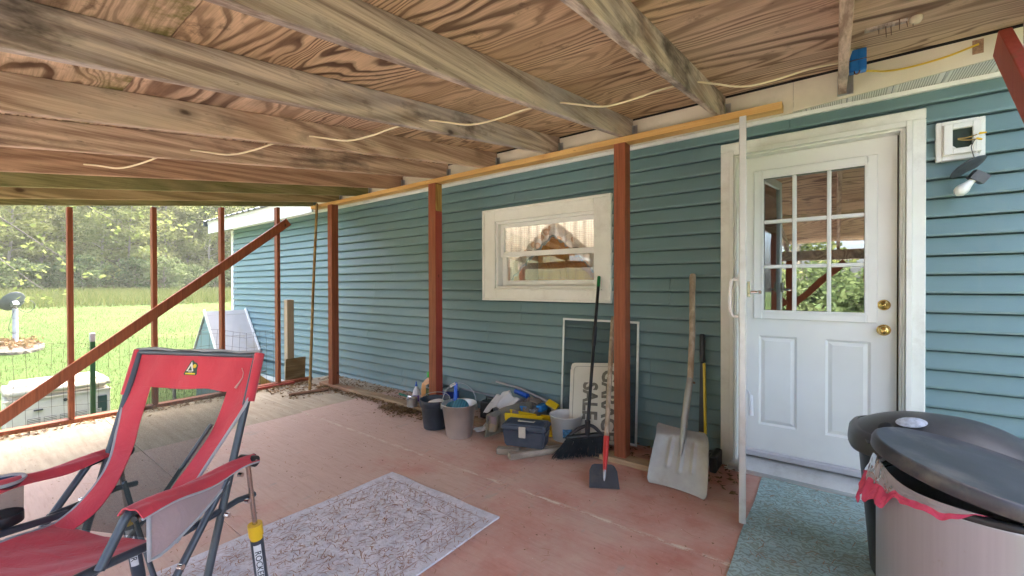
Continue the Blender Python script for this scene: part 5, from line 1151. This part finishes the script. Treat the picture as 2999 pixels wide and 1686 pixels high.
# white pail
wp, m_ = pail('white_pail', 'small white plastic pail with blue label beside the broom', -1.690, -.335, .098, .126, .225, plain('white_pail_plastic', (.70, .70, .67), .4, var=.06, dirt=((.45, .42, .36), .3)), .005)
bail(wp, -1.690, -.335, .20, .128, .11, .35, 2.2, M_STEEL, .002)
q = MB(); q.lathe([(.1145, .075), (.1225, .145)], 8, m_, a0=radians(-72), a1=radians(-38)); q.build('label', plain('blue_white_label', (.10, .32, .58), .5, var=.9, sc=60), wp)
# toolbox on two scrap blocks
TBZ = .05; tbm = Matrix.Translation((-1.845, -.655, TBZ)) @ Matrix.Rotation(radians(19), 4, 'Z')
tb = thing('toolbox', (-1.845, -.655, TBZ), 'slate grey plastic toolbox with beige latch resting on two wood blocks', 'toolbox')
M_TB = plain('slate_plastic', (.048, .060, .085), .45, var=.15, dirt=((.15, .15, .16), .35))
q = MB(); bm = bmesh.new(); bmesh.ops.create_cube(bm, size=1)
for vv in bm.verts: k = 1.0 if vv.co.z > 0 else .90; vv.co = Vector((vv.co.x*.33*k, vv.co.y*.17*k, .066+vv.co.z*.13))
bmesh.ops.bevel(bm, geom=list(bm.edges), offset=.012, segments=2, affect='EDGES'); q.bm(bm, tbm); q.build('box', M_TB, tb)
q = MB(); bm = bmesh.new(); bmesh.ops.create_cube(bm, size=1)
for vv in bm.verts: k = 1.0 if vv.co.z < 0 else .90; vv.co = Vector((vv.co.x*.355*k, vv.co.y*.192*k, .152+vv.co.z*.036))
bmesh.ops.bevel(bm, geom=list(bm.edges), offset=.010, segments=2, affect='EDGES'); q.bm(bm, tbm); q.build('lid', M_TB, tb)
for k in range(9):
    q = MB(); q.box(-.135, .135, -.072+k*.012, -.066+k*.012, .1705, .1725, tbm); q.build('lid_rib', M_TB, tb)
q = MB(); q.box(-.030, .022, -.106, -.0965, .082, .162, tbm, b=.003); q.build('latch', plain('beige_latch', (.55, .50, .40), .5), tb)
q = MB(); q.tube([tbm @ Vector(p) for p in ((-.06, .02, .172), (-.06, -.02, .178), (.06, -.02, .178), (.06, .02, .172))], .0045, 6); q.build('handle', bpy.data.materials['beige_latch'], tb)
for i, (p, r_, l_, lab) in enumerate([((-1.92, -.78), 25, .17, 'short scrap wood block under the left end of the toolbox'), ((-1.735, -.66), 58, .46, 'longer scrap wood block under the right end of the toolbox')]):
    q = MB(); q.box(-l_/2, l_/2, -.028, .028, 0, .0445, b=.003); o = q.build('wood_block', W_BLOCK, None, lab, 'wood block', 'blocks under the toolbox', world=False); o.location = (*p, .001); o.rotation_euler = (0, 0, radians(r_))
# yellow mitre box behind it
my = Matrix.Translation((-1.99, -.40, .042)) @ Matrix.Rotation(radians(18), 4, 'Z'); yb_ = thing('mitre_box', (-1.99, -.40, .04), 'bright yellow plastic mitre box behind the toolbox', 'mitre box')
q = MB(); q.box(-.20, .20, -.06, .06, 0, .014, my, b=.003); q.build('base', M_YEL, yb_)
q = MB(); q.prism([(-.19, .0145), (.20, .0145), (.17, .135), (.08, .135), (.07, .115), (.04, .115), (.04, .135), (-.19, .155)], .045, .058, my @ Matrix.Rotation(pi/2, 4, 'X') @ Matrix.Translation((0, 0, -.103))); q.build('back_fence', M_YEL, yb_)
q = MB(); q.box(-.20, .12, -.058, -.046, .0145, .155, my, b=.003); q.build('front_fence', M_YEL, yb_)
for xx in (-.02, .075):
    q = MB(); q.tube([my @ Vector(p) for p in ((xx, -.06, .10), (xx, -.075, .10), (xx+.0, -.075, .075))], .008, 8); q.build('clamp_pin', M_BLACKP, yb_)
# camouflage tool pouch
cm = NT('muddy_camouflage'); v = cm.coord('Object'); d = cm.vor(v, 16, out='Color'); s_ = cm.sep(d); c = cm.ramp(s_[0], [(.0, (.14, .13, .10)), (.35, (.24, .21, .14)), (.6, (.10, .10, .085)), (.8, (.30, .22, .11)), (.95, (.22, .12, .16))], 'CONSTANT'); cm.color(cm.mix(cm.noise(v, 30, 5), c, (.22, .20, .16))); cm.set(rough=.8); cm.bump(cm.noise(v, 60, 4), .5, .004)
po = thing('tool_pouch', (-2.21, -.44, .0), 'muddy camouflage tool pouch propped on edge before the plastic bin', 'pouch')
pa, pb_ = Vector((-2.255, -.655, .012)), Vector((-2.105, -.235, .05)); pu = Vector((-.015, .045, .175))
q = MB(); q.grid(lambda u, w: lerp(pa, pb_, u)+pu*w*(1.0+.12*sin(u*3))+Vector((-.5, .2, 0))*(.03*sin(w*pi)+.008*sin(u*19+w*4))*-1, 30, 12, .02); q.build('pouch_body', cm.m, po)
for i in range(4):
    u = .12+i*.24; q = MB(); q.grid(lambda s, w: lerp(pa, pb_, u-.10+.20*s)+pu*(.28+.66*w)+Vector((.035, -.014, 0))*(1.0+.9*sin(s*pi)), 8, 5, .004); q.build('pocket', cm.m, po)
# clear storage bin with blue latches
sb = thing('storage_bin', (-2.28, -.185, .04), 'translucent grey storage bin with blue latch handles against the siding', 'storage bin'); bm_ = Matrix.Translation((-2.26, -.17, .002)) @ Matrix.Rotation(radians(4), 4, 'Z')
t = NT('cloudy_plastic'); t.color((.42, .43, .46)); t.set(rough=.35, trans=.35, ior=1.2); M_CLOUD = t.m
q = MB()
def bq(z, s): return [(-.22*s, -.125*s, z), (.22*s, -.125*s, z), (.22*s, .125*s, z), (-.22*s, .125*s, z)]
Ls = [bq(.001, .86), bq(.17, 1.0), bq(.172, 1.05), bq(.186, 1.05), bq(.186, .985), bq(.17, .975), bq(.006, .845)]
for a_, b_ in zip(Ls[:-1], Ls[1:]): q.add([bm_ @ Vector(p) for p in a_+b_], [(i, (i+1) % 4, 4+(i+1) % 4, 4+i) for i in range(4)])
q.add([bm_ @ Vector(p) for p in Ls[0]], [(3, 2, 1, 0)]); q.add([bm_ @ Vector(p) for p in Ls[-1]], [(0, 1, 2, 3)]); q.build('tub', M_CLOUD, sb)
M_LTB = plain('light_blue_plastic', (.03, .25, .62), .4, var=.1)
for x0, x1, y0, y1 in ((-.255, -.20, -.06, .06), (.20, .255, -.06, .06), (.03, .16, -.150, -.128)):
    q = MB(); q.box(x0, x1, y0, y1, .150, .205, bm_, b=.006); q.build('latch_handle', M_LTB, sb)
q = MB(); q.box(.02, .12, -.1262, -.124, .05, .13, bm_); q.build('label', bpy.data.materials['blue_white_label'], sb)
rgn = thing('rag', (-2.36, -.27, .1), 'white cotton rag draped over the storage bin', 'rag')
q = MB(); q.grid(lambda u, w: Vector((-2.50+.26*u+.02*sin(w*5), -.30-.13*max(0, w-.45)+.08*(1-w)+.012*sin(u*14+w*3), .235+.055*math.exp(-((u-.55)/.25)**2)-.012*abs(u-.5)-.24*max(0, w-.42)**1.1*(1.0-.25*u)+.006*sin(u*22))), 28, 22, .003); q.build('cloth', fabric('white_cotton', (.66, .65, .63), .06, 120, .95), rgn)
q = MB(); q.grid(lambda u, w: Vector((-2.40-.05*w+.07*u, -.43-.16*w+.02*sin(u*6), .018+.05*(1-w)**2+.01*sin(w*9+u*5))), 10, 14, .003); q.build('trailing_end', bpy.data.materials['white_cotton'], rgn)
# long-handled pad brush lying across the bin
pbz = thing('pad_brush', (-2.1, -.12, .2), 'grey pole with yellow and blue pad brush head resting across the bin', 'brush')
q = MB(); q.tube([(-2.62, -.065, .31), (-2.30, -.08, .285), (-1.985, -.115, .225)], .010, 8); q.build('pole', plain('grey_pole', (.36, .36, .37), .5, var=.1), pbz)
q = MB(); q.box(-.055, .055, -.03, .03, -.012, .012, Matrix.Translation((-1.945, -.125, .212)) @ Matrix.Rotation(.35, 4, 'Y') @ Matrix.Rotation(.6, 4, 'X'), b=.004); q.build('sponge_pad', M_YEL, pbz)
q = MB(); q.box(-.05, .05, -.026, .026, -.030, -.0125, Matrix.Translation((-1.945, -.125, .212)) @ Matrix.Rotation(.35, 4, 'Y') @ Matrix.Rotation(.6, 4, 'X'), b=.003); q.build('blue_back', M_BLUEP, pbz)
q = MB(); q.tube([(-1.935, -.15, .19), (-1.925, -.16, .165)], .006, 8); q.build('wing_nut', M_CHROME, pbz)
bt = thing('brush_tube', (-2.27, -.12, .25), 'blue wrapped tube lying on top of the storage bin', 'tube'); q = MB(); q.tube([(-2.36, -.10, .262), (-2.20, -.13, .245)], .022, 12); q.build('wrapped_tube', M_BLUEP, bt)
gl_ = thing('work_glove', (-2.17, -.16, .21), 'crumpled grey-brown work glove on the storage bin', 'glove'); q = MB(); q.grid(lambda u, w: Vector((-2.21+.12*u, -.20+.09*w+.01*sin(u*9), .205+.05*sin(pi*u)*sin(pi*w)+.012*sin(u*13+w*11))), 16, 12, .006); q.build('palm', fabric('dirty_glove', (.17, .14, .11), .3), gl_)
for i in range(4): 
    q = MB(); q.tube([(-2.13, -.19+i*.022, .235), (-2.09, -.19+i*.024, .232), (-2.06, -.185+i*.027, .212)], [.012, .011, .008], 8); q.build('finger', bpy.data.materials['dirty_glove'], gl_)
bx = thing('black_case', (-2.60, -.20, .0), 'small black plastic case between the steel pail and the bin', 'case'); q = MB(); q.box(-2.66, -2.52, -.26, -.14, .001, .16, b=.01); q.build('shell', M_BLACKP, bx); q = MB(); q.tube([(-2.63, -.2, .16), (-2.63, -.2, .19), (-2.55, -.2, .19), (-2.55, -.2, .16)], .007, 6); q.build('handle', M_BLACKP, bx)
# paint cans
def can_(name, label, x, y, r, h, band, z=.0006):
    t_ = thing(name, (x, y, z), label, 'paint can'); m_ = Matrix.Translation((x, y, z)); q = MB(); q.lathe([(.0001, 0), (r, 0), (r+.003, .004), (r, .008), (r, h-.008), (r+.004, h-.003), (r+.002, h), (r-.012, h-.002), (r-.018, h-.010), (.0001, h-.010)], 32, m_); q.build('tin', M_STEEL, t_)
    q = MB(); q.lathe([(r+.0008, .012), (r+.0008, h-.014)], 32, m_); q.build('paper_label', band, t_); return t_, m_
M_VGREEN = plain('olive_label', (.075, .095, .03), .45, var=.12); M_NAVY = plain('navy_label', (.02, .04, .22), .4, var=.2)
vc, m_ = can_('paint_can', 'green labelled paint can with brown lid behind the middle post', -3.345, -.20, .088, .195, M_VGREEN)
q = MB(); q.lathe([(.0001, .1865), (.066, .1865), (.069, .190)], 28, m_); q.build('lid', plain('rusty_lid', (.18, .12, .075), .6, var=.3), vc)
dirc = Vector((.58, -.81, 0)).normalized(); R_ = .0895
tx = text_mb('valspar', .045, .0003); 
for i, p in enumerate(tx.v):
    a_ = p.x/R_; p2_ = dirc*cos(a_)+Vector((-dirc.y, dirc.x, 0))*sin(a_); tx.v[i] = Vector((-3.345, -.20, .105+p.y))+p2_*(R_+.0012+p.z)
tx.build('lettering', M_TRIMC, vc)
can_('paint_can', 'blue labelled paint can half hidden by the middle post', -3.135, -.17, .083, .185, M_NAVY)
sc_, m_ = can_('small_tin', 'little open tin can holding a paint brush on the sleeper', -3.37, -.475, .052, .085, plain('bare_tin_band', (.45, .44, .42), .35, .8), .0385); sc_['category'] = 'tin'
bs = thing('paint_brush', (-3.40, -.47, .1), 'stiff paint brush with green handle lying across the small tin', 'brush'); q = MB(); q.tube([(-3.54, -.50, .14), (-3.42, -.475, .125)], .013, 8); q.build('handle', plain('dark_green_paint', (.01, .12, .07), .4), bs); q = MB(); q.box(-3.42, -3.36, -.495, -.455, .115, .137, b=.003); q.build('ferrule', M_CHROME, bs); q = MB(); q.box(-3.36, -3.31, -.493, -.457, .117, .135); q.build('bristle_tuft', plain('tan_bristle', (.35, .28, .2), .9), bs)
jg = thing('detergent_jug', (-3.50, -.115, 0), 'orange tinted jug with bright green cap against the siding', 'jug'); q = MB(); q.lathe([(.0001, .001), (.085, .001), (.098, .02), (.10, .10), (.092, .17), (.06, .215), (.034, .235), (.030, .25)], 28, Matrix.Translation((-3.50, -.115, 0)), sx=1.15, sy=.72, pw=2.6)
t = NT('orange_jug_plastic'); v = t.coord('Object'); t.color(t.mix(t.noise(v, 7, 4), (.62, .26, .06), (.62, .40, .20))); t.set(rough=.4); q.build('bottle', t.m, jg)
q = MB(); q.lathe([(.036, .2502), (.040, .253), (.040, .300), (.036, .306), (.0001, .306)], 20, Matrix.Translation((-3.50, -.115, 0))); q.build('cap', plain('green_cap_plastic', (.06, .52, .10), .4), jg)
q = MB(); q.lathe([(.1005, .06), (.1005, .15)], 10, Matrix.Translation((-3.50, -.115, 0)), sx=1.15, sy=.72, pw=2.6, a0=radians(-80), a1=radians(-10)); q.build('label', plain('white_green_label', (.45, .55, .42), .5, var=.6, sc=40), jg)
wbt = thing('glue_bottle', (-3.545, -.275, 0), 'white squeeze bottle with blue nozzle beside the orange jug', 'bottle'); q = MB(); q.lathe([(.0001, .001), (.040, .001), (.043, .01), (.043, .09), (.034, .13), (.015, .165), (.013, .175)], 22, Matrix.Translation((-3.545, -.275, 0)), sx=1.1, sy=.75); q.build('bottle', plain('milky_plastic', (.68, .68, .70), .4, var=.06), wbt)
q = MB(); q.lathe([(.015, .1752), (.012, .185), (.007, .20), (.006, .222), (.0001, .224)], 14, Matrix.Translation((-3.545, -.275, 0))); q.build('nozzle', M_BLUEP, wbt)
q = MB(); q.lathe([(.0438, .02), (.0438, .085)], 10, Matrix.Translation((-3.545, -.275, 0)), sx=1.1, sy=.75, a0=radians(-100), a1=radians(0)); q.build('label', plain('blue_pink_label', (.25, .12, .45), .5, var=.7, sc=50), wbt)
q = MB(); q.tube([(-3.10, -.022-.018, .165), (-2.2, -.045, .150)], .009, 8); q.build('grey_conduit', plain('grey_plastic_pipe', (.30, .31, .34), .5), None, 'grey pipe lying along the foot of the siding behind the buckets', 'pipe')

# ------------------------------------------------------------------ electrics
lf = thing('porch_light', (.52, -.03, 2.0), 'dangling porch light with bare bulb hanging by wires from its open box', 'light fixture')
M_BLOCK = plain('vinyl_mount_block', (.78, .78, .72), .4, var=.03)
framebox('mount_flange', .428, .610, 1.900, 2.108, .022, -.046, -.010, M_BLOCK, lf)
q = MB(); q.box(.4505, .5875, -.0405, -.033, 1.9225, 2.0855); q.build('flange_field', M_BLOCK, lf)
bm = bmesh.new(); q = MB()                                           # raised block with an opening
framebox('mount_block', .455, .596, 1.928, 2.088, .034, -.062, -.0415, M_BLOCK, lf, wt=.028, wb=.030)
q = MB(); q.box(.489, .562, -.0414, -.0407, 1.958, 2.060); q.build('junction_recess', plain('dark_green_box', (.012, .03, .016), .6, var=.5, sc=60), lf)
q = MB(); q.prism([(.489, 1.958), (.503, 1.958), (.489, 1.972)], .043, .060, Matrix.Rotation(pi/2, 4, 'X')); q.prism([(.562, 1.958), (.562, 1.972), (.548, 1.958)], .043, .060, Matrix.Rotation(pi/2, 4, 'X')); q.build('box_corner', M_BLOCK, lf)
q = MB(); q.tube(bez([(.51, -.045, 2.01), (.545, -.06, 2.005), (.585, -.085, 2.012)], 6), .0025, 6); q.tube(bez([(.51, -.045, 2.005), (.54, -.06, 1.992), (.575, -.085, 1.985)], 6), .0025, 6); q.build('copper_wires', plain('tan_wire', (.55, .38, .12), .5), lf)
for p in (((.580, -.085, 2.012), (.605, -.09, 2.010)), ((.570, -.085, 1.988), (.590, -.09, 1.978))):
    q = MB(); q.tube(p, [.0065, .004], 8); q.build('wire_nut', M_YPL, lf)
q = MB(); q.tube(bez([(.575, -.087, 2.012), (.570, -.09, 1.95), (.570, -.092, 1.885)], 6), .0018, 6); q.build('white_lead', M_BLOCK, lf)
q = MB(); q.tube(bez([(.566, -.087, 1.985), (.552, -.09, 1.95), (.556, -.092, 1.915), (.563, -.092, 1.885)], 6), .0018, 6); q.build('black_lead', M_BLACKP, lf)
sh = Vector((.540, -.085, 1.848)); tn = Vector((-.50, .26, .82)).normalized(); mS = Matrix.Translation(sh) @ tn.to_track_quat('Z', 'Y').to_matrix().to_4x4()
M_FIX = plain('weathered_grey_fixture', (.10, .105, .12), .5, .3, var=.3, sc=25)
q = MB(); q.lathe([(.0001, .012), (.03, .012), (.070, .004), (.077, -.002), (.072, -.004), (.03, .004), (.0001, .004)], 32, mS); q.build('canopy', M_FIX, lf)
bxm = Matrix.Translation((.576, -.095, 1.788)) @ Matrix.Rotation(.62, 4, 'Y') @ Matrix.Rotation(.2, 4, 'Z')
q = MB(); q.box(-.032, .032, -.024, .024, -.024, .024, bxm, b=.002); q.build('socket_box', M_FIX, lf)
ba_ = (Vector((.500, -.115, 1.712))-Vector((.556, -.10, 1.775))).normalized(); mBq = Matrix.Translation((.556, -.10, 1.775)) @ ba_.to_track_quat('Z', 'Y').to_matrix().to_4x4()
q = MB(); q.lathe([(.013, .0), (.015, .016), (.020, .035), (.0265, .052), (.0275, .066), (.024, .082), (.014, .093), (.0001, .097)], 24, mBq); q.build('bulb', plain('frosted_bulb', (.80, .80, .74), .3, var=.02), lf)

jb = thing('junction_box', (.085, -.52, 2.298), 'bright blue plastic junction box hanging under the plywood by the door', 'junction box')
M_BBOX = plain('blue_box_plastic', (.01, .16, .48), .4, var=.1)
q = MB(); q.box(.050, .118, -.545, -.500, 2.298, 2.405, b=.003); q.build('shell', M_BBOX, jb)
for x0 in (.054, .088):
    for z0 in (2.302, 2.356):
        q = MB(); q.box(x0, x0+.029, -.550, -.5455, z0, z0+.045, b=.0015); q.build('face_panel', M_BBOX, jb)
q = MB(); q.tube([(.050, -.5475, 2.3515), (.118, -.5475, 2.3515)], .0018, 5); q.build('nail', plain('rust_nail', (.14, .07, .04), .7), jb)
q = MB(); q.tube(bez([(.070, -.54, 2.301), (.074, -.555, 2.280), (.086, -.555, 2.280), (.092, -.54, 2.301)], 6), .003, 6); q.build('wire_loop', plain('copper_wire', (.28, .12, .07), .4, .6), jb)
M_NM = plain('cream_cable_sheath', (.72, .62, .40), .45, var=.05); M_NMY = plain('yellow_cable_sheath', (.75, .50, .04), .45, var=.05)
q = MB(); q.tube(bez([(.095, -.52, 2.302), (.15, -.44, 2.318), (.20, -.33, 2.345), (.294, -.262, 2.362), (.43, -.25, 2.376), (.548, -.245, 2.404)], 10), .0048, 8); q.build('yellow_cable', M_NMY, None, 'yellow electric cable looping from the blue box to the fascia notch', 'cable')
q = MB(); q.box(.528, .566, -.2365, -.2338, 2.362, 2.430); q.build('fascia_notch', W_BROWN, house)
HOLES = [(.03, -.60, 2.335), (-.586, -.945, 2.283), (-1.20, -1.285, 2.222), (-1.82, -1.655, 2.160), (-2.48, -1.99, 2.120), (-3.11, -2.39, 2.060), (-3.82, -2.75, 2.02)]
pts = []
for a_, b_ in zip(HOLES[:-1], HOLES[1:]):
    a_, b_ = Vector(a_), Vector(b_)
    pts += [a_, lerp(a_, b_, .22)+Vector((0, 0, -.012)), lerp(a_, b_, .45)+Vector((0, .01, -.040)), lerp(a_, b_, .66)+Vector((0, .015, -.050)), lerp(a_, b_, .86)+Vector((0, .008, -.018))]
pts.append(Vector(HOLES[-1]))
q = MB(); q.tube([Vector((.078, -.52, 2.403)), Vector((.07, -.54, 2.412)), Vector((.058, -.57, 2.395)), Vector((.046, -.60, 2.345))]+bez(pts, 5), .0052, 8); q.build('cream_cable', M_NM, None, 'cream electric cable threaded sagging through the rafters', 'cable')
nl = thing('nail_cluster', (.24, -.75, 2.38), 'rusty nails poking down through the roof plywood beside a pale knob', 'nails')
rg = random.Random(6); M_NAIL = bpy.data.materials['rust_nail']
for i in range(6):
    x, y = .145+.022*i+rg.uniform(-.005, .005), -.80+rg.uniform(-.02, .02); z = zb(y)+.147; q = MB(); q.tube([(x, y, z+.002), (x+rg.uniform(-.006, .006), y+rg.uniform(-.006, .006), z-rg.uniform(.035, .07))], [.0022, .0012], 6); q.build('nail', M_NAIL, nl)
q = MB(); q.beam((.10, -.80, zb(-.80)+.139), (.24, -.79, zb(-.79)+.139), .022, .012); q.build('batten_scrap', W_GRAY, nl)
q = MB(); q.lathe([(.0001, -.030), (.014, -.028), (.022, -.016), (.022, -.006), (.016, 0)], 18, Matrix.Translation((.268, -.79, zb(-.79)+.1455))); q.build('knob', plain('aged_white_knob', (.68, .58, .40), .5, var=.15), nl)
pkc = thing('pink_cloth', (.42, -4.12, .4), 'pink cloth hanging at the porch front, mirrored in the right door panes', 'cloth')
q = MB(); q.grid(lambda u, w: Vector((.30+.30*u*(.75+.25*w), -4.14+.03*sin(u*20)+.02*sin(w*6), 1.52-1.05*w)), 24, 16, .003); q.build('cloth', fabric('pink_fabric', (.52, .15, .18), .15), pkc)

# ------------------------------------------------------------------ litter: uncountable
def litter(n, fn, size, seed, curl=.5):
    rg = random.Random(seed); m_ = MB()
    for _ in range(n):
        x, y, z = fn(rg); a_ = rg.uniform(0, 6.28); s = size*rg.uniform(.5, 1.4); d = Vector((cos(a_), sin(a_), rg.uniform(-.25, .35))).normalized(); w = Vector((-sin(a_), cos(a_), rg.uniform(-.5, .5)))*s*.30; p = Vector((x, y, z+.004+rg.random()*s*.35)); up = Vector((0, 0, s*curl*rg.uniform(-.1, .45)))
        m_.add([p-d*s*.5+up, p-w*.9, p+d*s*.5+up, p+w*.9], [(0, 1, 3), (1, 2, 3)])
    return m_
M_DRY = leaf_mat('dead_leaf', (.16, .095, .045), (.30, .20, .11), (.12, .08, .05), .1)
def wallband(rg): return (-5.45+4.6*rg.random()**1.3, -.035-.31*rg.random(), 0)
def platefront(rg): x = -5.0+2.0*rg.random()**1.6; return (x, -.475-abs(rg.gauss(0, .055)), 0)
def endband(rg): return (-5.46+abs(rg.gauss(0, .07)), -.50-3.4*rg.random(), 0)
def corner(rg): return (-5.4+.75*rg.random()**1.5, -.50-.55*rg.random()**1.2, 0)
def doorcorner(rg): return (-.95+.5*rg.random(), -.05-.42*rg.random(), 0)
def midpile(rg): return (-3.7+abs(rg.gauss(0, .35)), -.50-abs(rg.gauss(0, .09)), 0)
lt = MB()
for n, fn, sd_ in ((900, wallband, 1), (560, platefront, 2), (650, endband, 3), (420, corner, 4), (150, doorcorner, 5), (620, midpile, 6)):
    k = litter(n, fn, .036, sd_); o_ = len(lt.v); lt.v += k.v; lt.f += [tuple(i+o_ for i in f) for f in k.f]; lt.sm += k.sm
k = litter(900, lambda rg: (-5.4+6.0*rg.random(), -.5-2.6*rg.random(), 0), .011, 9); o_ = len(lt.v); lt.v += k.v; lt.f += [tuple(i+o_ for i in f) for f in k.f]; lt.sm += k.sm
lt.build('leaf_litter', M_DRY, label='dry brown leaves drifted along the wall foot and deck edge', cat='leaves', kind='stuff')
def needles(n, fn, l, seed):
    rg = random.Random(seed); m_ = MB()
    for _ in range(n):
        x, y, z = fn(rg); a_ = rg.uniform(0, 6.28); s = l*rg.uniform(.4, 1.3); b_ = a_+rg.gauss(0, .35); w = .0011; p0 = Vector((x, y, z)); p1 = p0+Vector((cos(a_), sin(a_), 0))*s*.5+Vector((0, 0, .003)); p2_ = p1+Vector((cos(b_), sin(b_), 0))*s*.5
        nn = Vector((-sin(a_), cos(a_), 0))*w; m_.add([p0-nn, p0+nn, p1+nn, p1-nn, p2_], [(0, 3, 2, 1), (3, 4, 2)])
    return m_
def onrug(rg):
    u = rg.random(); return (-2.30+.85*u+rg.gauss(0, .02), -2.85+1.30*rg.random(), .0112)
def onmat(rg): return (-.36+.75*rg.random(), -1.38+1.24*rg.random()**.8, .0115)
def onfloor(rg): return (-4.1+4.7*rg.random(), -.5-2.4*rg.random(), .0015)
nd = needles(2200, onrug, .042, 1)
for n, fn, sd_ in ((320, onmat, 2), (520, onfloor, 3)):
    k = needles(n, fn, .05, sd_); o_ = len(nd.v); nd.v += k.v; nd.f += [tuple(i+o_ for i in f) for f in k.f]; nd.sm += k.sm
pass
nd.build('pine_needles', leaf_mat('dry_needle', (.38, .18, .09), (.52, .30, .17), (.30, .14, .07), .05), label='scattered brown pine needles on the rugs and floor', cat='needles', kind='stuff')

# ------------------------------------------------------------------ added veil: thin volume that pales the woods like camera glare
hz = MB(); hz.box(-155, 125, -125, 145, -4.5, 75)
hm = bpy.data.materials.new('glare_veil_air'); hm.use_nodes = True; hn = hm.node_tree.nodes; hn.remove(hn['Principled BSDF'])
pv = hn.new('ShaderNodeVolumePrincipled'); pv.inputs['Color'].default_value = (.95, .98, .84, 1); pv.inputs['Density'].default_value = .0009; pv.inputs['Anisotropy'].default_value = .2
hm.node_tree.links.new(pv.outputs[0], hn['Material Output'].inputs['Volume'])
hz.build('glare_veil', hm, label='added pale veil imitating glare over the woods', cat='glare_veil', kind='stuff')
